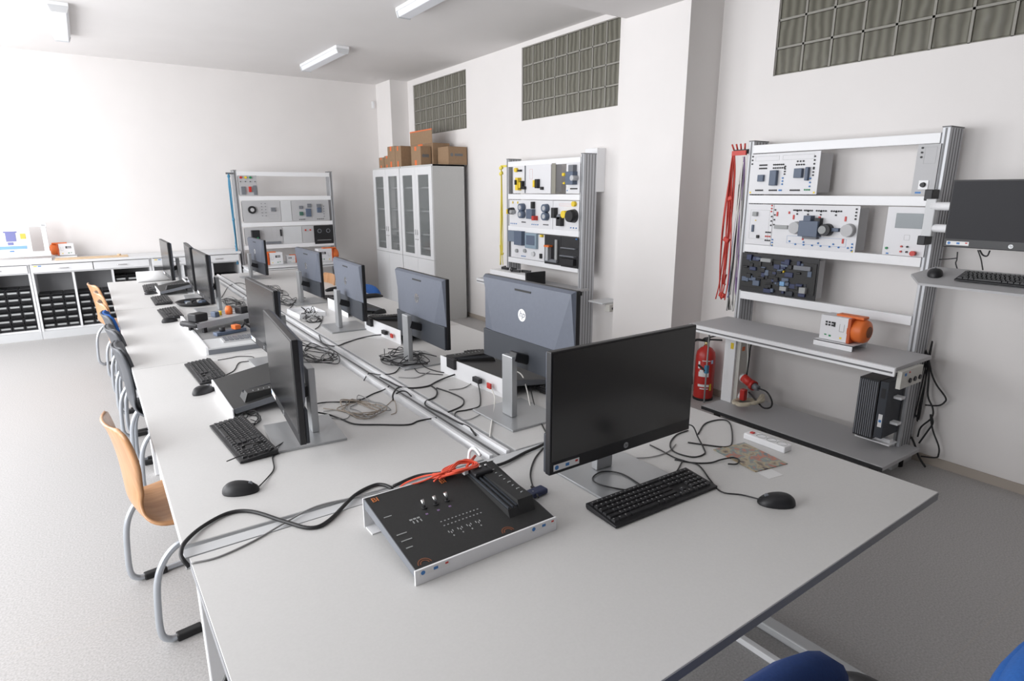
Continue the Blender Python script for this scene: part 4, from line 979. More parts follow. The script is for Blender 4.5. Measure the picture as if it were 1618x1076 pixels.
# ---------------------------------------------------------------- back counter: three base units, worktop, drawers, bins
FYc = 8.72; D = BY - FYc - .01
def base_unit(label, x0, x1, nd, divs):
    t = thing('base_cabinet', label, 'base cabinet', ((x0+x1)/2, FYc, 0)); h = (x1-x0)/2
    for sx in (-1, 1): MB().box(sx*h-(.022 if sx > 0 else 0), sx*h+(.022 if sx < 0 else 0), 0, D, .0, .865).build('side_panel', M_cabwhite, t)
    MB().box(-h+.022, h-.022, .012, D, .092, .112).build('bottom_panel', M_cabwhite, t)
    MB().box(-h-.004, h+.004, -.001, .018, .0, .090).build('plinth', M_grey, t)
    MB().box(-h+.022, h-.022, D-.01, D, .112, .865).build('back_panel', M_inside, t)
    MB().box(-h+.022, h-.022, .01, D-.01, .755, .768).build('drawer_rail', M_cabwhite, t)
    for x in divs: MB().box(x-(x0+x1)/2-.011, x-(x0+x1)/2+.011, 0, D-.01, .112, .755).build('divider', M_cabwhite, t)
    w = (2*h-.03)/nd
    for i in range(nd):
        a = -h+.015+i*w
        d = MB().box(a+.004, a+w-.004, -.018, 0, .772, .858).build('drawer', M_cabwhite, t, bevel=.001)
        MB().tube(spline([(a+w/2-.05, -.018, .812), (a+w/2-.04, -.030, .812), (a+w/2+.04, -.030, .812), (a+w/2+.05, -.018, .812)], 4), .005, 8).build('handle', M_chrome, d)
        if i == 0:
            MB().box(a+.02, a+.05, -.0188, -.017, .838, .848).build('yellow_label', M_yel, d); MB().box(a+.06, a+.09, -.0188, -.017, .838, .848).build('blue_label', M_bluep, d)
    return t
base_unit('leftmost base cabinet under the back counter, cut by the left edge', -1.78, -.605, 2, (-1.39, -1.0))
base_unit('middle base cabinet under the back counter with three open compartments', -.600, .585, 2, (-.213, .175))
base_unit('right base cabinet under the back counter, behind the left row monitors', .590, 1.62, 2, (.93, 1.27))
wt_ = MB().box(-1.79, 1.63, -.03, D, .866, .895).build('worktop', M_cabwhite, None, bevel=.002, loc=(0, FYc, 0)); tag(wt_, 'long pale worktop along the back wall over the base cabinets', 'worktop')
def make_bin(w, h):
    t = thing('storage_bin', '', 'storage bin', (0, 0, 0))
    b = MB(); b.box(-w/2+.003, w/2-.003, 0, .30, .002, .006); b.box(-w/2+.003, -w/2+.007, .0, .30, .006, h-.008); b.box(w/2-.007, w/2-.003, 0, .30, .006, h-.008); b.box(-w/2+.003, w/2-.003, .296, .30, .006, h-.008)
    b.prism([(-.012, h*.35), (0, .003), (.004, .003), (.004, h-.02), (-.012, h-.03)], 'x', -w/2+.003, w/2-.003)
    b.build('bin_body', M_black, t)
    MB().box(-w/2+.003, w/2-.003, -.004, .30, h-.010, h-.004).build('bin_rim', M_bezel, t)
    MB().box(-w*.36, w*.36, -.0132, -.012, h*.36, h*.60).build('bin_label', M_print, t)
    return t
def bins(x0, x1, zs, rows, zb=.1135, cols=3, lab='', ztop=None):
    w = (x1-x0)/cols; h = .080; protos = {}
    for c_ in range(cols):
        for r in range(rows):
            key = round(w, 3)
            if key not in protos:
                o = make_bin(w, h); protos[key] = o
            else: o = copy_tree(protos[key])
            o.location = (x0+w*(c_+.5), FYc+.035, zb+r*h); o['label'] = lab; o['group'] = lab_group(lab)
def lab_group(l): return 'black bins: ' + l.split(' in the ')[-1]
bins(-.975, -.630, None, 6, lab='black plastic bin with a light label, stacked in the compartment left of the thick divider')
bins(-.577, -.226, None, 5, lab='black plastic bin with a light label, stacked in the compartment right of the thick divider')
bins(-.200, .162, None, 5, lab='black plastic bin with a light label, stacked in the compartment behind the far wooden chairs')
bins(.188, .560, None, 7, lab='black plastic bin with a light label, in the compartment behind the left desk end')
bins(-1.378, -1.012, None, 6, lab='black plastic bin at the left edge of the photo, in the outermost compartment')
bins(1.285, 1.595, None, 6, lab='black plastic bin beside the far rack, in the last compartment of the counter')
bins(.945, 1.255, None, 4, lab='black plastic bin low behind the farthest monitors, in the middle compartment of the right cabinet')

# tilted training board on the counter (left)
bd = thing('training_board', 'tilted white framed training board with a blue pump picture on the back counter', 'training board', (-.82, 8.86, .8955))
tl = Matrix.Rotation(R(-10), 3, 'X')
fr = MB()
for (cx, cz, w, h) in ((0, .405, .86, .045), (0, .075, .86, .055), (-.41, .24, .04, .34), (.40, .24, .045, .34)): fr.obox(tl @ Vector((cx, 0, cz)), (w, .03, h), tl)
fr.build('frame', M_white, bd, bevel=.003)
MB().box(-.43, .43, -.10, .12, 0, .02).build('foot_plate', M_white, bd, bevel=.003)
p = MB().obox(tl @ Vector((0, .0, .24)), (.53, .012, .30), tl).build('picture_panel', M_paper, bd)
q = MB(); q.obox(tl @ Vector((.09, -.008, .275)), (.09, .004, .10), tl); q.obox(tl @ Vector((.09, -.008, .33)), (.12, .004, .016), tl); q.obox(tl @ Vector((.08, -.008, .20)), (.05, .004, .03), tl); q.build('pump_picture', M_postern, bd)
MB().obox(tl @ Vector((.20, -.008, .28)), (.05, .003, .06), tl).build('yellow_square', mat('poster_yellow', (.60, .48, .08), .6), bd)
MB().obox(tl @ Vector((.04, -.008, .155)), (.36, .003, .035), tl).build('blue_band', M_posterblue, bd)
MB().obox(tl @ Vector((.08, -.008, .115)), (.04, .003, .012), tl).build('small_text_mark', M_bluep, bd)
pk = MB().box(-.38, .34, -.07, .07, 0, .018); pk.cyl((.25, .0, .018), (.25, .0, .035), .02, n=12)
po = pk.build('wooden_plank', M_wood, None, bevel=.002, loc=(.02, 8.80, .8955)); tag(po, 'thin pale wooden board lying flat on the back counter', 'wooden board')
sh = bpy.data.objects['motor_unit.004']; sh.location = (-.255, 9.02, .8955)

# ---------------------------------------------------------------- fire extinguisher
fe = thing('fire_extinguisher', 'red fire extinguisher standing on the floor by the wall corner', 'fire extinguisher', (3.99, 3.01, 0))
MB().lathe([(0, 0), (.074, 0), (.078, .012), (.078, .36), (.070, .40), (.045, .43), (.022, .440), (.022, .45), (0, .45)], n=32).build('cylinder', M_red2, fe)
MB().lathe([(.0, -.001), (.080, -.001), (.080, .02), (.078, .02)], n=32).build('base_ring', M_rubber, fe)
lb = MB()
def arc_patch(a0, a1, z0, z1, m, nm, r=.0788):
    b = MB(); n = 8
    v = []
    for i in range(n+1):
        a = R(a0+(a1-a0)*i/n); v += [(r*math.cos(a), r*math.sin(a), z0), (r*math.cos(a), r*math.sin(a), z1)]
    b.add(v, [(2*i, 2*i+2, 2*i+3, 2*i+1) for i in range(n)]); b.build(nm, m, fe)
# camera looks from about -141 deg
arc_patch(-178, -118, .205, .245, M_paper, 'label_lettering'); arc_patch(-172, -150, .245, .262, M_paper, 'label_lettering')
arc_patch(-178, -112, .120, .140, M_paper, 'label_lettering'); arc_patch(-165, -115, .10, .108, M_paper, 'label_lettering'); arc_patch(-184, -172, .27, .33, M_paper, 'label_lettering')
arc_patch(-160, -112, .335, .341, M_paper, 'label_line'); arc_patch(-108, -95, .09, .145, M_yel, 'yellow_sticker'); arc_patch(-108, -94, .315, .345, mat('pale_blue_sticker', (.45, .60, .80), .5), 'blue_sticker')
MB().cyl((0, 0, .45), (0, 0, .485), .016).build('valve', M_brass, fe)
hd = MB(); hd.obox((.03, -.03, .50), (.15, .02, .012), Matrix.Rotation(R(-50), 3, 'Z')); hd.obox((.025, -.03, .525), (.12, .02, .010), Matrix.Rotation(R(-50), 3, 'Z') @ Matrix.Rotation(R(-18), 3, 'Y')); hd.box(-.018, .018, -.018, .018, .48, .515)
hd.build('handle', M_black, fe, bevel=.003)
MB().tube(spline([(-.01, .01, .49), (-.07, .06, .49), (-.10, .075, .42), (-.085, .065, .25), (-.075, .06, .12)], 6), .010, 8).build('hose', M_rubber, fe)

# ---------------------------------------------------------------- things on and under the right rack
pc = thing('computer', 'black mini computer case hanging under the right end of the rack bench', 'computer', (3.82, 1.590, .205), 0)
MB().box(-.10, .16, -.02, .095, 0, .37).build('case', M_black, pc, bevel=.003)
fn = MB()
for k in range(9): fn.box(-.103, -.099, -.012+k*.012, -.006+k*.012, .01, .36)
fn.build('cooling_fins', M_trside, pc)
MB().box(-.10, .12, -.072, -.024, .02, .37).build('front_unit', M_mbackd, pc, bevel=.003)
MB().box(-.1015, -.099, -.060, -.036, .27, .33).build('ports', M_black, pc)
MB().box(-.1018, -.099, -.062, -.040, .09, .17).build('white_sticker', M_paper, pc); MB().box(-.1024, -.101, -.058, -.044, .12, .135).build('blue_mark', M_bluep, pc)
MB().box(-.02, .03, -.115, -.072, .10, .115).box(-.02, .03, -.115, -.072, .26, .275).build('bracket', M_white, pc)
sb = MB().box(-.05, .05, -.10, .10, 0, .008).build('support_bar', M_white, pc, loc=(.0, .0, -.03)); 
MB().box(-.02, .02, -.09, .09, -.024, .0).build('hanger', M_white, pc)
st = thing('socket_panel', 'small cream socket panel at the right end of the rack bench', 'socket panel', (3.72, 1.380, .62))
MB().box(-.235, .02, -.012, .012, .0, .100).build('panel_plate', M_cream, st, bevel=.002)
for x in (-.13, -.07, -.01): MB().cyl((x, -.012, .035), (x, -.018, .035), .014, n=14).build('socket', M_black, st)
MB().box(-.20, -.18, -.014, -.011, .07, .085).build('blue_mark', M_bluep, st); MB().box(-.15, -.138, -.014, -.011, .080, .088).build('red_mark', M_red, st)
du = thing('supply_column', 'white vertical cable duct with red sockets under the left end of the rack bench', 'cable duct', (3.80, 2.60, .1305))
MB().box(-.04, .04, -.015, .075, 0, .555).build('duct', M_white, du, bevel=.003)
MB().box(-.02, .10, -.045, -.015, 0, .555).build('socket_side', M_cream, du)
MB().box(-.0415, -.039, .0, .025, .41, .455).build('yellow_sticker', M_yel, du)
MB().box(-.0, .03, -.047, -.044, .40, .43).build('red_switch', M_tape, du)
for z in (.06, .20): MB().cyl((.03, -.045, z), (.01, -.075, z-.01), .030, n=16).build('round_socket', M_white, du)
rp = thing('power_plug', 'red industrial plug with a black cable under the rack bench', 'plug', (3.79, 2.475, .31))
MB().cyl((.0, .04, .03), (-.01, -.035, 0), .032, .030, n=18).build('plug_body', M_red, rp)
MB().cyl((-.01, -.035, 0), (-.015, -.060, -.005), .036, n=18).build('plug_collar', M_red2, rp)
MB().cyl((-.015, -.058, -.005), (-.02, -.10, -.012), .026, .018, n=16).build('cable_gland', M_trside, rp)
MB().box(-.02, .02, .01, .05, -.14, -.055).build('lower_plug', M_red2, rp, bevel=.006)
hr = thing('hose_coil', 'cream coloured hose coiled on the bottom shelf of the right rack', 'hose', (3.78, 2.455, .142))
random.seed(9)
pts = [( (.120+.022*random.uniform(-1, 1))*math.cos(a*.42), (.085+.014*random.uniform(-1, 1))*math.sin(a*.42), .006+.0065*(a % 15)/1.6 + random.uniform(0, .006)) for a in range(66)]
MB().tube(spline(pts, 4), .010, 8).build('hose_loops', M_rope, hr)
MB().obox((.06, .08, .045), (.10, .05, .05), Matrix.Rotation(.4, 3, 'Z')).build('paper_wrap', M_paper, hr, bevel=.01)
bv = thing('blue_valve', 'small blue valve on a thin vertical tube left of the rack bench', 'valve', (3.60, 2.70, .39))
MB().cyl((0, 0, -.26), (0, 0, .29), .006, n=10).build('tube', M_cableg, bv)
MB().box(-.014, .014, -.012, .012, -.03, .03).build('valve_body', M_sky, bv, bevel=.003)
MB().obox((-.01, .035, .005), (.012, .07, .012), Matrix.Rotation(R(25), 3, 'X')).build('lever', M_black, bv)

# wall side monitor on arm + tray with keyboard and mouse
wm = make_monitor('monitor', 'wide dark monitor held by white arms at the right edge, over the keyboard tray', (3.70, 1.065, 1.378), R(-90), 0, stand=False, W=.58, H=.338)
ar = thing('double_arm_mount', 'double white monitor arm clamped to the right upright of the rack', 'monitor arm', (3.86, 1.455, 1.52))
MB().cyl((-.06, .02, .062), (-.09, -.20, .062), .022, n=14).build('upper_arm', M_white, ar)
MB().cyl((-.05, .02, -.055), (-.08, -.20, -.055), .022, n=14).build('lower_arm', M_white, ar)
MB().box(-.075, -.03, .0, .05, -.10, .10).build('arm_bracket', M_grey, ar, bevel=.004)
MB().box(-.06, .03, .03, .07, .09, .15).build('clamp', M_black, ar, bevel=.004); MB().box(-.06, .03, .03, .07, -.15, -.10).build('clamp', M_black, ar, bevel=.004)
MB().box(-.125, -.07, -.32, -.18, -.10, .11).build('mount', M_black, ar)
ty = thing('keyboard_tray', 'light grey swivelling keyboard tray below the wall side monitor', 'tray', (3.60, 1.04, 1.235), 0)
tr_ = Matrix.Rotation(R(-9), 3, 'Y')
def tbox(mb, x0, x1, y0, y1, z0, z1): return mb.obox(tr_ @ Vector(((x0+x1)/2, (y0+y1)/2, (z0+z1)/2)), (x1-x0, y1-y0, z1-z0), tr_)
b = MB(); v = [(-.17, .30), (-.17, -.45), (.17, -.45), (.17, .36), (-.02, .40)]
vs = [tr_ @ Vector((x, y, z)) for z in (-.012, 0) for x, y in v]
b.add(vs, [(0,1,2,3,4), (9,8,7,6,5), (0,5,6,1), (1,6,7,2), (2,7,8,3), (3,8,9,4), (4,9,5,0)]); b.build('tray_plate', M_ply, ty)
MB().tube([tr_ @ Vector((.15, .33, -.02)), Vector((.26, .42, -.03)), Vector((.33, .44, -.03))], .014, 8).build('tray_arm', M_grey, ty)
tk = dup(kb, (3.585, 1.00, 1.236), R(-90), 'keyboard on the grey tray below the wall side monitor'); tk.rotation_euler = (R(-9)*0, R(-9)*1, R(0)); tk.rotation_euler = (Matrix.Rotation(R(-9), 3, 'Y') @ Matrix.Rotation(R(-90), 3, 'Z')).to_euler()
tm_ = dup(ms, (3.60, 1.335, 1.2355), R(-90), 'black mouse on the grey keyboard tray at the right'); tm_.rotation_euler = (Matrix.Rotation(R(-9), 3, 'Y') @ Matrix.Rotation(R(-70), 3, 'Z')).to_euler(); tm_.scale = (1.1, 1.1, 1.0)
ppw = MB().box(-.002, 0, -.35, .02, -.10, .12).build('wall_paper_sheet', M_paper, None, loc=(WX-.001, .86, 1.36)); tag(ppw, 'white sheet on the wall behind the keyboard tray', 'paper')
jb = thing('wall_box', 'white electrical box on the wall beside the yellow lead rack', 'wall box', (WX, 4.51, 1.655))
MB().box(-.11, 0, -.085, .085, 0, .40).build('box_body', M_white, jb, bevel=.004)
for z in (.08, .2, .32): MB().cyl((-.11, -.03, z), (-.113, -.03, z), .008, n=10).build('knockout', M_print, jb)
fd = MB().box(-.26, 0, -.10, .10, -.012, 0).build('folded_shelf', M_grey, None, loc=(WX, 4.22, .64)); tag(fd, 'small grey shelf on the wall right of the yellow lead rack', 'shelf')
sb_ = thing('small_bracket_box', 'small grey bracket box under the wall shelf right of the yellow lead rack', 'box', (4.0, 4.10, .56)); MB().box(-.08, .12, -.03, .03, 0, .066).build('box_body', M_cream, sb_, bevel=.003); MB().cyl((-.04, -.03, .03), (-.04, -.034, .03), .012, n=12).build('socket', M_black, sb_)

# hanging leads at the racks
def hanging(name, label, x, y, z0, z1, m, n, spread, r=.004, seed=1, knots=(), mats=None):
    t = thing(name, label, 'test leads', (x, y, z0)); random.seed(seed); L = z1-z0
    for k in range(n):
        ph = random.uniform(0, 6); a = random.uniform(-spread, spread); b_ = random.uniform(-spread, spread)
        pts = [(0, a*.2, L)]
        for i in range(1, 9):
            q = i/9; pts.append((b_*.6*math.sin(q*3+ph), a*(.4+q*.6) + spread*.35*math.sin(q*5+ph), L*(1-q)))
        pts.append((b_, a, 0 if k % 2 == 0 else L*random.uniform(.02, .25)))
        MB().tube(spline(pts, 4), r, 6).build('lead', (mats[k % len(mats)] if mats else m), t)
    for z in knots:
        MB().obox((0, 0, z*L), (.03, .05, .035), Matrix.Rotation(random.uniform(-.5, .5), 3, 'X')).build('knot', m, t, bevel=.008)
    return t
hk2 = thing('lead_holder', 'black and red lead holder on top of the left upright of the right rack', 'lead holder', (3.93, 2.80, 1.93)); MB().box(-.02, .02, -.065, .05, -.01, .02).build('holder_bar', M_black, hk2)
for k in range(4): MB().cyl((0, -.03+k*.03, .02), (-.01, -.035+k*.036, .06), .006, n=8).build('lead_tip', M_leadr, hk2)
MB().box(-.03, -.012, -.06, .055, -.02, .012).build('red_wrap', M_leadr, hk2)
hanging('red_lead_bundle', 'bundle of red test leads hanging beside the left upright of the right rack', 3.91, 2.845, .86, 1.93, M_leadr, 10, .036, .0048, 2, (.70, .42, .03))
hanging('mixed_lead_bundle', 'bundle of white, violet and black leads hanging next to the red leads', 3.93, 2.775, .78, 1.90, M_cablew, 10, .034, .0055, 4, (), [M_cablew, M_purp, M_cableg, M_cablew, M_cable, M_postern])
yh = thing('lead_holder', 'small holder carrying the yellow leads at the top of their rack', 'lead holder', (3.88, 5.76, 1.93)); MB().box(-.015, .015, -.055, .06, -.01, .012).build('holder_bar', M_yell, yh)
bh = thing('lead_holder', 'small dark holder carrying the blue leads at the top of the far rack', 'lead holder', (1.61, 8.75, 1.89)); MB().box(-.05, .04, -.015, .015, -.01, .012).build('holder_bar', M_alud, bh)
hanging('yellow_lead_bundle', 'bundle of yellow leads hanging left of the yellow module rack', 3.86, 5.80, .84, 1.93, M_yell, 8, .026, .0045, 6, (.93, .985))
hanging('blue_lead_bundle', 'bundle of blue and green leads hanging left of the far rack', 1.59, 8.74, .72, 1.89, M_sky, 6, .02, .006, 8, (.50, .97), [M_sky])

# ---------------------------------------------------------------- cables
def bundle(name, label, cx, cy, rx, ry, n, m, seed, z=TZ+.004, r=.0026, h=.03, laps=2.2):
    t = thing(name, label, 'cable', (cx, cy, z)); random.seed(seed)
    for k in range(n):
        ox, oy = random.uniform(-.3, .3)*rx, random.uniform(-.3, .3)*ry; ph = random.uniform(0, 6.3); pts = []
        N = int(9*laps)
        for i in range(N):
            a = ph + i*2*PI/9; rr = random.uniform(.45, 1)
            pts.append((ox+rx*rr*math.cos(a), oy+ry*rr*math.sin(a), .001 + random.uniform(0, h)*(random.random() < .5)))
        MB().tube(spline(pts, 4), r, 6).build('cable_loop', m if not isinstance(m, list) else m[k % len(m)], t)
    return t
CB = [M_cable, M_cable, M_cableg]
bundle('cable_tangle', 'black cable tangle behind the two nearest left row monitors', 1.00, 3.45, .12, .26, 4, CB, 31)
bundle('cable_tangle', 'cable tangle around the stand of the second right row monitor', 1.38, 3.02, .13, .17, 4, CB, 32, TZ+.012)
bundle('cable_tangle', 'coil of black cable near the stand of the third right row monitor', 1.27, 4.42, .06, .16, 3, CB, 33, h=.05)
bundle('cable_tangle', 'thin cable tangle beside the trainer tray in the left row', .93, 4.75, .09, .28, 3, [M_cableg, M_cable], 34)
bundle('cable_tangle', 'cable tangle behind the middle left row monitor', .93, 5.45, .08, .30, 4, [M_cableg, M_cable], 35)
bundle('cable_tangle', 'cable tangle at the far end of the right desk row', 1.35, 5.95, .12, .35, 4, [M_cable, M_cableg], 36)
bundle('cable_tangle', 'cable tangle behind the farthest left row monitors', .90, 6.75, .10, .35, 4, [M_cableg, M_cable], 37)
bundle('cable_tangle', 'short cable tangle below the nearest left row monitor', .44, 2.57, .05, .09, 2, CB, 38, r=.002, h=.02)
bundle('tan_cable_loops', 'thin tan cable loops behind the nearest left row monitor', .88, 2.42, .10, .16, 3, [M_cablet, M_cableg], 39, r=.0022, h=.012)
bundle('cable_tangle', 'cable tangle near the stand of the fourth right row monitor', 1.33, 5.25, .08, .18, 3, CB, 40, h=.04)

